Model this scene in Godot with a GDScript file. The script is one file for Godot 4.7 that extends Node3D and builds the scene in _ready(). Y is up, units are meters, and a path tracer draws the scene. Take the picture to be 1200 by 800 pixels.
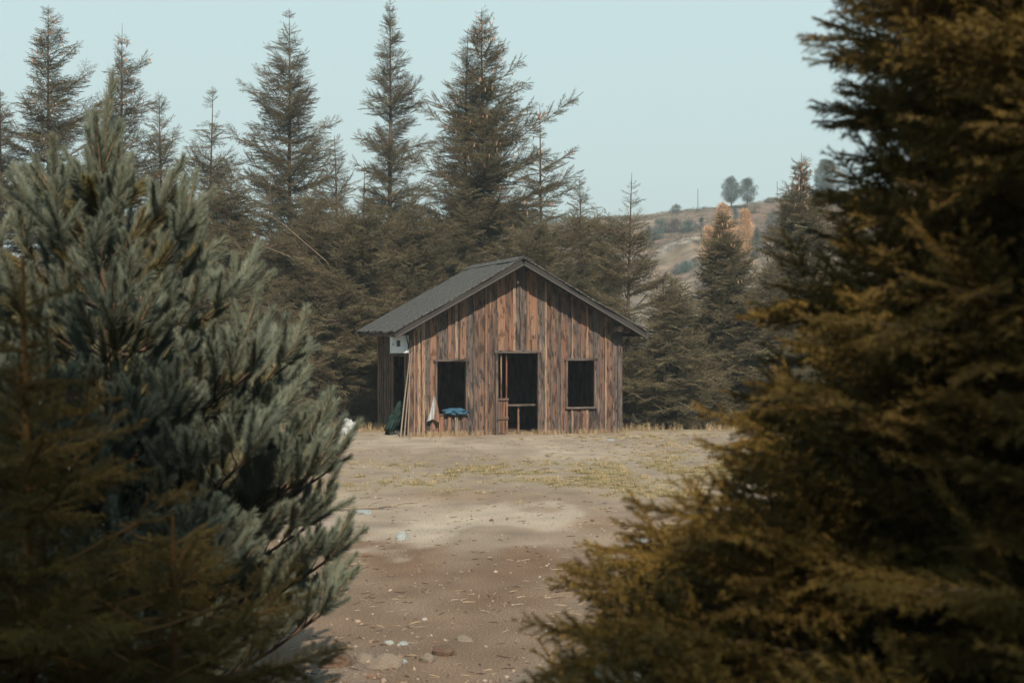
extends Node3D
# A weathered plank hut on a clearing, framed by a young pine and spruces, spruce wood and a heath hill behind.

var rng := RandomNumberGenerator.new()
var used := {}
var na := FastNoiseLite.new()
var nb := FastNoiseLite.new()
var nc := FastNoiseLite.new()
var M := {}
var far_sprays: Array = []
var near_sprays: Array = []
var pine_shoots: Array = []
var clump_mesh: ArrayMesh
var cone_mesh: ArrayMesh

# ------------------------------------------------------------------ helpers
func numbered(called: String) -> String:
	if not used.has(called):
		used[called] = 0
		return called
	used[called] += 1
	return "%s_%03d" % [called, used[called]]

func tag(o: Node, label := "", category := "", group := "", kind := "") -> Node:
	if label: o.set_meta("label", label)
	if category: o.set_meta("category", category)
	if group: o.set_meta("group", group)
	if kind: o.set_meta("kind", kind)
	return o

func base(called: String, where: Vector3, turn := 0.0) -> Node3D:
	var o := Node3D.new()
	o.name = numbered(called)
	add_child(o, true)
	o.position = where
	o.rotation.y = turn
	return o

func mi(called: String, mesh: Mesh, mat: Material, parent: Node) -> MeshInstance3D:
	var o := MeshInstance3D.new()
	o.name = numbered(called) if parent == self else called
	o.mesh = mesh
	if mat: o.material_override = mat
	parent.add_child(o, true)
	return o

func mm(called: String, mesh: Mesh, xf: Array, cols: Array, parent: Node) -> MultiMeshInstance3D:
	var m := MultiMesh.new()
	m.transform_format = MultiMesh.TRANSFORM_3D
	m.use_colors = cols.size() > 0
	m.mesh = mesh
	m.instance_count = xf.size()
	for i in xf.size():
		m.set_instance_transform(i, xf[i])
		if cols.size() > 0:
			m.set_instance_color(i, cols[i])
	var o := MultiMeshInstance3D.new()
	o.name = numbered(called) if parent == self else called
	o.multimesh = m
	parent.add_child(o, true)
	return o

func lin(r: float, g: float, b: float) -> Color:
	return Color(r, g, b).linear_to_srgb()

func mat(c: Color, rough := 0.8, spec := 0.3) -> StandardMaterial3D:
	var m := StandardMaterial3D.new()
	m.albedo_color = c
	m.roughness = rough
	m.metallic_specular = spec
	return m

func rnd(a: float, b: float) -> float:
	return rng.randf_range(a, b)

func perp(d: Vector3) -> Vector3:
	var u := Vector3.UP if absf(d.y) < 0.9 else Vector3.RIGHT
	return d.cross(u).normalized()

func frame(f: Vector3, roll := 0.0) -> Basis:
	# columns: across, up, forward
	var z := f.normalized()
	var x := (Vector3.UP if absf(z.y) < 0.97 else Vector3.RIGHT).cross(z).normalized()
	var b := Basis(x, z.cross(x), z)
	return b if roll == 0.0 else Basis(z, roll) * b

class Geo:
	var V := PackedVector3Array()
	var N := PackedVector3Array()
	var U := PackedVector2Array()
	var C := PackedColorArray()
	func tri(a: Vector3, b: Vector3, c: Vector3) -> void:
		var n := (c - a).cross(b - a).normalized()
		V.append(a); V.append(b); V.append(c)
		N.append(n); N.append(n); N.append(n)
	func quad(a: Vector3, b: Vector3, c: Vector3, d: Vector3) -> void:
		tri(a, b, c); tri(a, c, d)
	func uvtri(u: Array) -> void:
		U.append(u[0]); U.append(u[1]); U.append(u[2])
	func tube(pts: Array, rad: Array, sides: int) -> void:
		# smooth tube through the points
		var rings := []
		for i in pts.size():
			var d: Vector3 = (pts[mini(i + 1, pts.size() - 1)] - pts[maxi(i - 1, 0)]).normalized()
			var u := Vector3.UP if absf(d.y) < 0.9 else Vector3.RIGHT
			var x := d.cross(u).normalized()
			var y := d.cross(x)
			var ring := []
			for k in sides:
				var a := TAU * k / sides
				ring.append(x * cos(a) + y * sin(a))
			rings.append(ring)
		for i in pts.size() - 1:
			for k in sides:
				var j := (k + 1) % sides
				var n0: Vector3 = rings[i][k]; var n1: Vector3 = rings[i][j]
				var n2: Vector3 = rings[i + 1][j]; var n3: Vector3 = rings[i + 1][k]
				var a: Vector3 = pts[i] + n0 * rad[i]; var b: Vector3 = pts[i] + n1 * rad[i]
				var c: Vector3 = pts[i + 1] + n2 * rad[i + 1]; var d: Vector3 = pts[i + 1] + n3 * rad[i + 1]
				V.append(a); V.append(c); V.append(b); N.append(n0); N.append(n2); N.append(n1)
				V.append(a); V.append(d); V.append(c); N.append(n0); N.append(n3); N.append(n2)
	func box(lo: Vector3, hi: Vector3) -> void:
		var p := []
		for i in 8:
			p.append(Vector3(hi.x if i & 1 else lo.x, hi.y if i & 2 else lo.y, hi.z if i & 4 else lo.z))
		quad(p[4], p[6], p[7], p[5]); quad(p[1], p[3], p[2], p[0])
		quad(p[5], p[7], p[3], p[1]); quad(p[0], p[2], p[6], p[4])
		quad(p[2], p[3], p[7], p[6]); quad(p[0], p[4], p[5], p[1])
	func into(m: ArrayMesh, material: Material) -> ArrayMesh:
		if V.size() == 0: return m
		var a := []
		a.resize(Mesh.ARRAY_MAX)
		a[Mesh.ARRAY_VERTEX] = V
		a[Mesh.ARRAY_NORMAL] = N
		if U.size() == V.size(): a[Mesh.ARRAY_TEX_UV] = U
		if C.size() == V.size(): a[Mesh.ARRAY_COLOR] = C
		m.add_surface_from_arrays(Mesh.PRIMITIVE_TRIANGLES, a)
		if material: m.surface_set_material(m.get_surface_count() - 1, material)
		return m
	func mesh(material: Material = null) -> ArrayMesh:
		return into(ArrayMesh.new(), material)

# ------------------------------------------------------------------ foliage pieces
func needles(g: Geo, p0: Vector3, d: Vector3, length: float, count: int, nl: float, nw: float, ang: float, t0 := 0.0, flat := 0.0) -> void:
	var x := perp(d)
	var y := d.cross(x)
	for i in count:
		var t := t0 + (1.0 - t0) * (i + rng.randf()) / count
		var a := rng.randf() * TAU
		var r := x * cos(a) + y * sin(a)
		r.y *= 1.0 - flat
		var th := ang * rnd(0.65, 1.25)
		var nd := (d * cos(th) + r * sin(th)).normalized()
		var s := perp(nd).rotated(nd, rng.randf() * TAU) * nw * 0.5
		var p := p0 + d * length * t
		g.tri(p - s, p + nd * nl * rnd(0.75, 1.15), p + s)

func make_spray(length: float, pairs: int, tw: float, per: int, nl: float, nw: float, wood: Material, leaf: Material, wr: float) -> ArrayMesh:
	# a flat fan: an axis with side twigs, each clothed in needles; grows along +z
	var g := Geo.new()
	var w := Geo.new()
	var f := Vector3(0, 0, 1)
	needles(g, Vector3.ZERO, f, length, int(per * length / tw * 1.1), nl, nw, 0.9, 0.05, 0.25)
	w.tube([Vector3.ZERO, f * length], [wr, wr * 0.3], 3)
	for k in pairs:
		for s in [-1, 1]:
			var t := 0.1 + 0.8 * (k + rnd(-0.3, 0.3)) / pairs
			var l: float = tw * (1.0 - 0.6 * t) * rnd(0.75, 1.2)
			var d := Vector3(s * rnd(0.75, 1.0), rnd(-0.28, 0.12), rnd(0.55, 0.9)).normalized()
			var p: Vector3 = f * length * t
			needles(g, p, d, l, maxi(5, int(per * l / tw)), nl, nw, 0.85, 0.02, 0.25)
			w.tube([p, p + d * l], [wr * 0.6, wr * 0.2], 3)
	var m := ArrayMesh.new()
	g.into(m, leaf)
	w.into(m, wood)
	return m

func make_shoot(length: float, count: int, nl: float, wood: Material, leaf: Material) -> ArrayMesh:
	# a pine shoot: a brush of long needles swept forward, growing along +z
	var g := Geo.new()
	var w := Geo.new()
	var bend := Vector3(rnd(-0.03, 0.03), rnd(0.0, 0.05), 0)
	var prev := Vector3.ZERO
	var segs := 4
	for k in segs:
		var t := (k + 1.0) / segs
		var p := Vector3(0, 0, length * t) + bend * t * t
		var d := (p - prev).normalized()
		needles(g, prev, d, (p - prev).length(), count / segs, nl * (1.0 - 0.2 * t), 0.0036, 0.66 - 0.20 * t, 0.0)
		prev = p
	needles(g, prev, Vector3(0, 0, 1), 0.01, count / 9, nl * 0.62, 0.0030, 0.22)
	w.tube([Vector3.ZERO, Vector3(0, 0, length) + bend], [0.006, 0.004], 4)
	w.tube([Vector3(0, 0, length) + bend, Vector3(0, 0, length + 0.025) + bend], [0.006, 0.001], 4)
	var m := ArrayMesh.new()
	g.into(m, leaf)
	w.into(m, wood)
	return m

func make_clump(n: int, r: float, s: float, leaf: Material) -> ArrayMesh:
	var g := Geo.new()
	for i in n:
		var p := Vector3(rnd(-1, 1), rnd(-0.7, 0.7), rnd(-1, 1))
		if p.length() > 1.0: p = p.normalized() * rnd(0.5, 1.0)
		p *= r
		var a := Vector3(rnd(-1, 1), rnd(-1, 1), rnd(-1, 1)).normalized() * s * rnd(0.6, 1.3)
		var b := perp(a.normalized()) * s * 0.45
		g.tri(p - a * 0.5, p + b * rnd(0.4, 1.0), p + a * 0.5)
	return g.mesh(leaf)

# ------------------------------------------------------------------ trees
# a spruce: whorled limbs on a tapered trunk, sprays along every limb
func spruce(called: String, label: String, pos: Vector3, H: float, R: float, o: Dictionary) -> Node3D:
	rng.seed = o.get("seed", 1)
	var root := base(called, pos)
	tag(root, label, "tree", o.get("group", ""))
	var sprays: Array = o.get("sprays", far_sprays)
	var step: float = o.get("step", 0.34)
	var gap: float = o.get("gap", 0.15)
	var shape: float = o.get("shape", 0.85)
	var low: float = o.get("low", 0.04)
	var bare: float = o.get("bare", 0.0)
	var droop: float = o.get("droop", 1.0)
	var ss: float = o.get("size", 1.0)
	var thin: float = o.get("thin", 0.082)
	var tint: Color = o.get("tint", Color(1, 1, 1))
	var per_whorl: float = o.get("limbs", 6.2)
	var lop := 0.0 if o.has("profile") else rnd(0.08, 0.28)
	var spike: float = o.get("spike", 0.05)
	var rise: float = o.get("rise", 0.95)
	var tufts: float = o.get("tufts", 0.12)
	var lean: Vector3 = Vector3(rnd(-0.02, 0.02), 0, rnd(-0.02, 0.02)) * H * o.get("lean", 1.0)
	var w := Geo.new()
	var pts := []
	var rad := []
	var tr: float = H * o.get("girth", 0.0085) + 0.01
	for k in 9:
		var t := k / 8.0
		pts.append(Vector3(0, H * t - (0.25 if k == 0 else 0.0), 0) + lean * t * t + Vector3(sin(t * 9.0 + H), 0, cos(t * 7.0 + H)) * 0.006 * H * t * (1.0 - t))
		rad.append(tr * pow(1.0 - t, 0.9) + 0.006)
	w.tube(pts, rad, 7)
	var xf: Array = []
	var cols: Array = []
	var lists := []
	for k in sprays.size(): lists.append([[], []])
	var cones: Array = []
	var conec: Array = []
	var y := H * low
	while y < H * (1.0 - spike * 0.3):
		var t := y / H
		var count := int(per_whorl * (1.0 - 0.35 * t) * rnd(0.8, 1.25)) + 1
		var a0 := rng.randf() * TAU
		for b in count:
			if rng.randf() < gap + (0.30 * t * t if not o.has("profile") else 0.0): continue
			var a := a0 + TAU * (b + rnd(-0.3, 0.3)) / count
			var yy := y + rnd(-0.5, 0.5) * step
			var tt := clampf(yy / H, 0.0, 1.0)
			var L := R * minf(pow(maxf(1.0 - tt, 0.0), shape), (1.0 - tt) * 1.25) * rnd(0.5, 1.22) * (1.0 + lop * sin(a + H * 3.0) + (0.35 if rng.randf() < 0.06 else 0.0)) + 0.03
			if o.has("profile"):
				var pf: Array = o.profile
				for s in pf.size() - 1:
					if tt >= pf[s].x and tt <= pf[s + 1].x:
						L = lerpf(pf[s].y, pf[s + 1].y, (tt - pf[s].x) / (pf[s + 1].x - pf[s].x)) * rnd(0.72, 1.05)
			elif tt < 0.12: L *= 0.7 + 2.5 * tt
			if tt > 1.0 - spike: L = minf(L, rnd(0.12, 0.3) * maxf(0.3, ss))
			var out := Vector3(cos(a), 0, sin(a))
			var k0 := tt * 8.0
			var i0 := mini(int(k0), 7)
			var p0: Vector3 = (pts[i0] as Vector3).lerp(pts[i0 + 1], k0 - i0)
			var e := lerpf(-0.32 * droop, rise, pow(tt, 1.3)) + rnd(-0.13, 0.13)
			var curl := lerpf(0.30, -0.05, tt) * droop + rnd(-0.05, 0.1)
			var dead: bool = tt < bare or rng.randf() < o.get("dead", 0.0)
			var limb := []
			for s in 4:
				var q := s / 3.0
				limb.append(p0 + out * L * q + Vector3.UP * L * (tan(e) * q + curl * q * q) + out.cross(Vector3.UP) * sin(q * 3.0 + a) * L * 0.04)
			var lr: float = clampf(0.012 * L, 0.004, 0.03) * o.get("limb_girth", 1.0)
			w.tube(limb, [lr, lr * 0.8, lr * 0.5, lr * 0.2], 3)
			if dead:
				for s in 3:
					var q2: float = rnd(0.4, 0.95)
					var pp: Vector3 = limb[0].lerp(limb[3], q2)
					w.tube([pp, pp + (out * 0.7 + out.cross(Vector3.UP) * rnd(-1, 1) + Vector3.UP * rnd(-0.3, 0.3)) * L * 0.22], [lr * 0.4, lr * 0.12], 3)
				continue
			var btint := rnd(0.8, 1.22)
			var warm := rnd(-0.05, 0.06)
			var n := maxi(1, int(L / (thin * ss) * 0.5))
			for s in n + 1:
				var q: float = lerpf(o.get("inner", 0.05), 1.0, (s + rnd(-0.3, 0.3)) / n) if n > 0 else 1.0
				q = clampf(q, 0.05, 1.0)
				var i1 := mini(int(q * 3.0), 2)
				var pa: Vector3 = limb[i1]
				var pb: Vector3 = limb[i1 + 1]
				var p := pa.lerp(pb, q * 3.0 - i1)
				var fwd := (pb - pa).normalized()
				var side := fwd.cross(Vector3.UP).normalized()
				var rest := clampf(L * (1.05 - q) * 1.1 + 0.16 * ss, 0.12 * ss, 0.62 * ss)
				for sg in ([-1, 1] if q < 0.95 else [0]):
					var dir := fwd
					if sg != 0:
						dir = (fwd * rnd(0.5, 1.0) + side * sg * rnd(0.6, 1.0) + Vector3.UP * rnd(-0.42, 0.1) * droop).normalized()
						if rng.randf() < tufts: dir = (fwd * 0.6 + side * sg * 0.3 + Vector3.UP * rnd(0.5, 0.9)).normalized()
					var sc := rest / 0.62 * rnd(0.8, 1.25)
					var v := rng.randi() % sprays.size()
					lists[v][0].append(Transform3D(frame(dir, rnd(-0.5, 0.5)).scaled_local(Vector3.ONE * sc), p))
					var c := btint * rnd(0.82, 1.18)
					lists[v][1].append(Color(tint.r * c * (1.0 + warm), tint.g * c, tint.b * c * (1.0 - warm)))
			if o.get("cones", 0.0) > 0.0 and tt > 0.55 and tt < 0.97:
				for s in 3:
					if rng.randf() < o.cones:
						var cp: Vector3 = limb[2].lerp(limb[3], rnd(0.0, 1.0)) + Vector3(rnd(-0.1, 0.1), rnd(-0.1, 0.0), rnd(-0.1, 0.1))
						cones.append(Transform3D(frame(Vector3(rnd(-0.3, 0.3), -1, rnd(-0.3, 0.3))).scaled_local(Vector3.ONE * rnd(0.8, 1.3)), cp))
						var cc := rnd(0.7, 1.3)
						conec.append(Color(cc, cc, cc))
		y += step * rnd(0.7, 1.3) * lerpf(1.0, 0.62, t)
	mi("trunk", w.mesh(), o.get("bark", M.bark), root)
	var crown := Node3D.new()
	crown.name = "crown"
	root.add_child(crown, true)
	for k in sprays.size():
		if lists[k][0].size(): tag(mm("needle_sprays", sprays[k], lists[k][0], lists[k][1], crown), "", "", "", "stuff")
	if cones.size(): tag(mm("seed_cones", cone_mesh, cones, conec, root), "", "", "", "stuff")
	return root

# a young pine: upswept limbs that end in brushes of long needles
func pine(label: String, pos: Vector3, H: float) -> Node3D:
	rng.seed = 771
	var root := base("young_pine", pos)
	tag(root, label, "tree")
	var w := Geo.new()
	var lists := []
	for k in pine_shoots.size(): lists.append([[], []])
	var trunk := []
	var tr := []
	for k in 9:
		var t := k / 8.0
		trunk.append(Vector3(sin(t * 5.0) * 0.03, H * 0.885 * t - (0.25 if k == 0 else 0.0), cos(t * 4.0) * 0.02))
		tr.append(lerpf(0.05, 0.011, pow(t, 0.8)))
	w.tube(trunk, tr, 8)
	var shoot := func(p: Vector3, d: Vector3, sc: float, c: float, old := 0.0):
		var v: int = rng.randi() % pine_shoots.size()
		lists[v][0].append(Transform3D(frame(d, rng.randf() * TAU).scaled_local(Vector3(lerpf(1.0, sc, 0.55), lerpf(1.0, sc, 0.55), sc)), p))
		var k := c * rnd(0.86, 1.14)
		var wm := rnd(-0.04, 0.05)
		lists[v][1].append(Color(k * (1.0 + wm + 0.25 * old), k * (1.0 - 0.08 * old), k * (1.0 - wm - 0.5 * old)))
	# leader with its ring of candles
	var top: Vector3 = trunk[8]
	shoot.call(top, Vector3(0.02, 1, 0.02), 1.55, 1.05)
	for k in 6:
		var a := TAU * k / 6.0 + 0.4
		shoot.call(top - Vector3(0, 0.02, 0), Vector3(cos(a) * 0.38, 1, sin(a) * 0.38), rnd(0.8, 1.1), 1.03)
	var y := 0.12
	var whorl := 0
	while y < H * 0.86:
		var t := y / H
		var reach := 1.95 * pow(1.0 - t, 1.0) * (0.88 + 0.12 * smoothstep(0.0, 0.25, t)) + 0.02
		var n := 7 if t < 0.45 else 5
		var a0 := rng.randf() * TAU
		for b in n:
			var a := a0 + TAU * (b + rnd(-0.28, 0.28)) / n
			var L := minf(reach * rnd(0.74, 1.08), 1.52)
			var out := Vector3(cos(a), 0, sin(a))
			var k0 := y / (H * 0.885) * 8.0
			var i0 := mini(int(k0), 7)
			var p0: Vector3 = (trunk[i0] as Vector3).lerp(trunk[i0 + 1], k0 - i0) + Vector3.UP * rnd(-0.05, 0.05)
			var e := lerpf(0.12, 0.62, t) + rnd(-0.1, 0.12)
			var curl := lerpf(0.34, 0.16, t)
			L = minf(L, (H * 0.83 - y) / (tan(e) * 0.8 + curl) * rnd(0.8, 1.0))
			var limb := []
			for s in 6:
				var q := s / 5.0
				limb.append(p0 + out * L * q + Vector3.UP * L * (tan(e) * q * 0.8 + curl * q * q) + out.cross(Vector3.UP) * sin(q * 3.2 + a * 2.0) * L * 0.05)
			var lr := 0.009 + 0.009 * L
			w.tube(limb, [lr, lr * 0.85, lr * 0.7, lr * 0.55, lr * 0.45, lr * 0.4], 5)
			# twigs
			var m := maxi(1, int(L / lerpf(0.125, 0.24, smoothstep(0.25, 0.7, t))))
			for s in m + 1:
				var q := lerpf(0.20, 1.0, float(s) / m)
				var i1 := mini(int(q * 5.0), 4)
				var pa: Vector3 = limb[i1]
				var pb: Vector3 = limb[i1 + 1]
				var p := pa.lerp(pb, q * 5.0 - i1)
				var fwd := (pb - pa).normalized()
				var side := fwd.cross(Vector3.UP).normalized()
				if s == m:
					var u := (fwd + Vector3.UP * lerpf(0.6, 2.0, t)).normalized()
					shoot.call(p, u, rnd(0.8, 1.12), 1.0)
					var nn := 4 + rng.randi() % 2
					for j in nn:
						var aa := TAU * j / nn + rnd(-0.3, 0.3)
						var sd := (side * cos(aa) + side.cross(u) * sin(aa))
						shoot.call(p, (u + sd * rnd(0.35, 0.6)).normalized(), rnd(0.5, 0.85), 0.98)
				else:
					for sg in [-1, 1]:
						if rng.randf() < 0.12: continue
						var tl := (L * (1.0 - q) * 0.55 + 0.07) * rnd(0.6, 1.2)
						var td: Vector3 = (fwd * 0.65 + side * sg * rnd(0.6, 1.0) + Vector3.UP * rnd(-0.05, 0.4)).normalized()
						var pe: Vector3 = p + td * tl + Vector3.UP * tl * 0.2
						w.tube([p, p.lerp(pe, 0.55), pe], [0.006, 0.005, 0.004], 4)
						var u := (td + Vector3.UP * rnd(0.4, 1.0) * lerpf(0.8, 2.0, t)).normalized()
						shoot.call(pe, u, rnd(0.6, 0.95) * lerpf(0.85, 1.1, t), 0.96)
						for j in (3 if t < 0.4 else 2):
							var sd: Vector3 = td.cross(Vector3.UP).normalized() * rnd(-0.9, 0.9) + Vector3.UP * rnd(-0.25, 0.45)
							shoot.call(pe, (u + sd * lerpf(0.75, 0.45, t)).normalized(), rnd(0.4, 0.7), 0.94)
						if tl > 0.18:
							shoot.call(p.lerp(pe, 0.4), (td + Vector3.UP * 0.4 - side * sg * 0.5).normalized(), rnd(0.45, 0.65), 0.88, rnd(0.2, 0.8))
			# last year's needles still on the wood
			for s in 3:
				var q3 := rnd(0.35, 0.85)
				var i3 := mini(int(q3 * 5.0), 4)
				var dd: Vector3 = (limb[i3 + 1] - limb[i3]).normalized()
				shoot.call(limb[i3], dd, rnd(0.6, 0.9), 0.85, rnd(0.6, 1.0))
		whorl += 1
		y += lerpf(0.22, 0.40, t) * rnd(0.85, 1.15)
	mi("trunk", w.mesh(), M.pine_bark, root)
	var crown := Node3D.new()
	crown.name = "crown"
	root.add_child(crown, true)
	for k in pine_shoots.size():
		tag(mm("needle_shoots", pine_shoots[k], lists[k][0], lists[k][1], crown), "", "", "", "stuff")
	return root

# a round-headed tree or bush of leaf clumps
func round_tree(called: String, label: String, cat: String, pos: Vector3, H: float, R: float, bole: float, leaf: Mesh, tint: Color, sd: int, group := "", cone := false) -> Node3D:
	rng.seed = sd
	var root := base(called, pos)
	tag(root, label, cat, group)
	var w := Geo.new()
	w.tube([Vector3(0, -0.3, 0), Vector3(0.05, H * 0.5, 0), Vector3(0, H * 0.92, 0.05)], [H * 0.02 + 0.03, H * 0.013 + 0.02, 0.02], 6)
	var xf := []
	var cols := []
	var n := int(clampf(R * R * 34.0 * H / (R * 2.0 + 0.1), 60, 700))
	for i in n:
		var t := rng.randf()
		var prof := sqrt(maxf(0.0, 1.0 - pow(2.0 * t - 1.0, 2.0))) if not cone else pow(1.0 - t, 0.75) * (0.55 + 0.45 * minf(1.0, t * 8.0))
		var a := rng.randf() * TAU
		var r := R * prof * pow(rng.randf(), 0.45) * (1.0 + 0.25 * na.get_noise_2d(a * 40.0 + sd, t * 120.0))
		var p := Vector3(cos(a) * r, lerpf(bole, H, t), sin(a) * r)
		if i % 5 == 0:
			w.tube([Vector3(0, maxf(bole * 0.8, p.y - r * 0.6), 0), p], [0.02 + 0.006 * R, 0.008], 3)
		xf.append(Transform3D(Basis.from_euler(Vector3(rnd(-1, 1), rnd(0, 6), rnd(-1, 1))).scaled_local(Vector3.ONE * rnd(0.7, 1.35) * clampf(R * 0.33, 0.3, 1.1)), p))
		var c := rnd(0.72, 1.3)
		cols.append(Color(tint.r * c, tint.g * c * rnd(0.93, 1.07), tint.b * c))
	mi("trunk", w.mesh(), M.bark, root)
	tag(mm("crown", leaf, xf, cols, root), "", "", "", "stuff")
	return root

# ------------------------------------------------------------------ ground
func ground_y(x: float, z: float) -> float:
	var d := -z
	var y := 0.0
	# bank the photographer stands on
	y += 0.95 * (1.0 - smoothstep(0.0, 11.0, d)) if d > 0.0 else 0.95
	# slight rolls of the clearing
	var near := 1.0 - smoothstep(45.0, 70.0, d)
	y += near * (na.get_noise_2d(x * 3.0, z * 3.0) * 0.05 + nb.get_noise_2d(x * 14.0, z * 14.0) * 0.022 + nc.get_noise_2d(x * 48.0, z * 48.0) * 0.014) * smoothstep(2.0, 8.0, d) * (1.0 - 0.7 * smoothstep(29.0, 33.0, d))
	# behind the hut the clearing falls away
	y -= 0.5 * smoothstep(36.2, 42.0, d) + 2.0 * smoothstep(42.0, 64.0, d) + 4.5 * smoothstep(62.0, 120.0, d)
	y -= 0.35 * smoothstep(9.0, 20.0, absf(x)) * near
	return y

func hill_y(x: float, z: float) -> float:
	var d := -z
	var crest := 26.0 + 0.085 * (x - 30.0) + 2.4 * na.get_noise_2d(x * 0.35, 3.0)
	var s := smoothstep(105.0, 292.0, d)
	var y := lerpf(-8.0, crest, pow(s, 0.9)) 
	y -= smoothstep(292.0, 520.0, d) * 22.0
	y += (nb.get_noise_2d(x * 0.8, z * 0.8) * 1.6 + na.get_noise_2d(x * 2.6, z * 2.6) * 0.7) * smoothstep(105.0, 140.0, d) * (1.0 - 0.6 * smoothstep(240.0, 290.0, d))
	# gully
	y -= 1.8 * exp(-pow((x - 24.0 + (d - 180.0) * 0.05) / 5.0, 2.0)) * smoothstep(120.0, 150.0, d) * (1.0 - smoothstep(215.0, 240.0, d))
	return y

func ground_color(x: float, z: float) -> Color:
	var d := -z
	var tan_ := Color(0.345, 0.275, 0.218)
	var pale := Color(0.49, 0.415, 0.335)
	var red := Color(0.215, 0.142, 0.098)
	var grass := Color(0.25, 0.21, 0.10)
	var grey := Color(0.26, 0.225, 0.19)
	var n1 := na.get_noise_2d(x * 9.0, z * 5.0)
	var n2 := nb.get_noise_2d(x * 30.0, z * 16.0)
	var n3 := nc.get_noise_2d(x * 64.0, z * 52.0)
	var c := tan_.lerp(pale, clampf(0.42 + n1 * 1.1 + n2 * 0.5, 0.0, 1.0))
	# red soil of the near slope and in bare patches, with a ragged outline
	var edge := 17.6 + n1 * 3.0 + n2 * 1.6 - 0.25 * x
	c = c.lerp(red, smoothstep(edge + 0.6, edge - 1.2, d) * clampf(0.86 + n2 * 0.5, 0.0, 1.0))
	var bare := exp(-pow((x - 2.2) / 2.0, 2.0) - pow((d - 19.5) / 2.2, 2.0)) + 0.7 * exp(-pow((x + 0.6) / 1.8, 2.0) - pow((d - 22.4) / 1.2, 2.0)) + 0.55 * exp(-pow((x + 3.4) / 1.3, 2.0) - pow((d - 29.0) / 2.5, 2.0))
	c = c.lerp(red * 1.18, clampf(bare * (0.75 + n2 * 0.8), 0.0, 0.85))
	# trodden pale patch
	var pr := pow((x + 0.35 + n2 * 0.8 + n1 * 0.8) / 1.2, 2.0) + pow((d - 18.7 + n1 * 2.6 + n2 * 1.6) / 1.75, 2.0) + n3 * 0.5
	c = c.lerp(pale * 1.08, smoothstep(1.5, 0.5, pr) * 0.85)
	# thin grass
	var band := exp(-pow((d - 25.6 + 0.3 * x) / 2.2, 2.0)) * smoothstep(-3.4, -1.0, x) + 0.75 * exp(-pow((x - 3.8) / 2.2, 2.0)) * smoothstep(19.0, 23.0, d) * (1.0 - smoothstep(29.0, 31.0, d)) + 0.6 * exp(-pow((d - 24.2) / 1.3, 2.0)) * smoothstep(-1.0, -2.6, x)
	c = c.lerp(grass, clampf(band * (0.45 + n2 * 1.4 + n3 * 0.8), 0.0, 0.8))
	# gravel close by
	c = c.lerp(grey, clampf((1.0 - smoothstep(10.5, 14.5, d)) * (0.35 + n2 * 1.2), 0.0, 0.7))
	if d > 34.5:
		c = c.lerp(Color(0.30, 0.23, 0.13), smoothstep(34.6, 36.4, d) * 0.7)
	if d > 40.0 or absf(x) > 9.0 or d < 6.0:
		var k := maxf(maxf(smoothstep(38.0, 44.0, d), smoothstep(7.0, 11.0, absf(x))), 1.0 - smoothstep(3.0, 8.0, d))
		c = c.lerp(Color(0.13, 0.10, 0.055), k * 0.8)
	return c * (1.0 + 0.22 * n3 + 0.12 * n2)

func axis(lo: float, hi: float, step: float, limit: float) -> PackedFloat32Array:
	var a := PackedFloat32Array()
	var left := []
	var s := step
	var v := lo
	while v > -limit:
		s *= 1.16
		v -= s
		left.append(v)
	left.reverse()
	for k in left: a.append(k)
	v = lo
	while v < hi:
		a.append(v)
		v += step
	s = step
	while v < limit:
		a.append(v)
		s *= 1.16
		v += s
	a.append(v)
	return a

func sheet(xs: PackedFloat32Array, zs: PackedFloat32Array, hf: int) -> ArrayMesh:
	var V := PackedVector3Array()
	var C := PackedColorArray()
	var I := PackedInt32Array()
	var nx := xs.size()
	for z in zs:
		for x in xs:
			var y := ground_y(x, z) if hf == 0 else hill_y(x, z)
			V.append(Vector3(x, y, z))
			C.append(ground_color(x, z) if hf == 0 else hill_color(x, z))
	for j in zs.size() - 1:
		for i in nx - 1:
			var a := j * nx + i
			I.append_array([a, a + 1, a + nx, a + 1, a + nx + 1, a + nx])
	var st := SurfaceTool.new()
	var arr := []
	arr.resize(Mesh.ARRAY_MAX)
	arr[Mesh.ARRAY_VERTEX] = V
	arr[Mesh.ARRAY_COLOR] = C
	arr[Mesh.ARRAY_INDEX] = I
	var am := ArrayMesh.new()
	am.add_surface_from_arrays(Mesh.PRIMITIVE_TRIANGLES, arr)
	st.create_from(am, 0)
	st.generate_normals()
	return st.commit()

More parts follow.
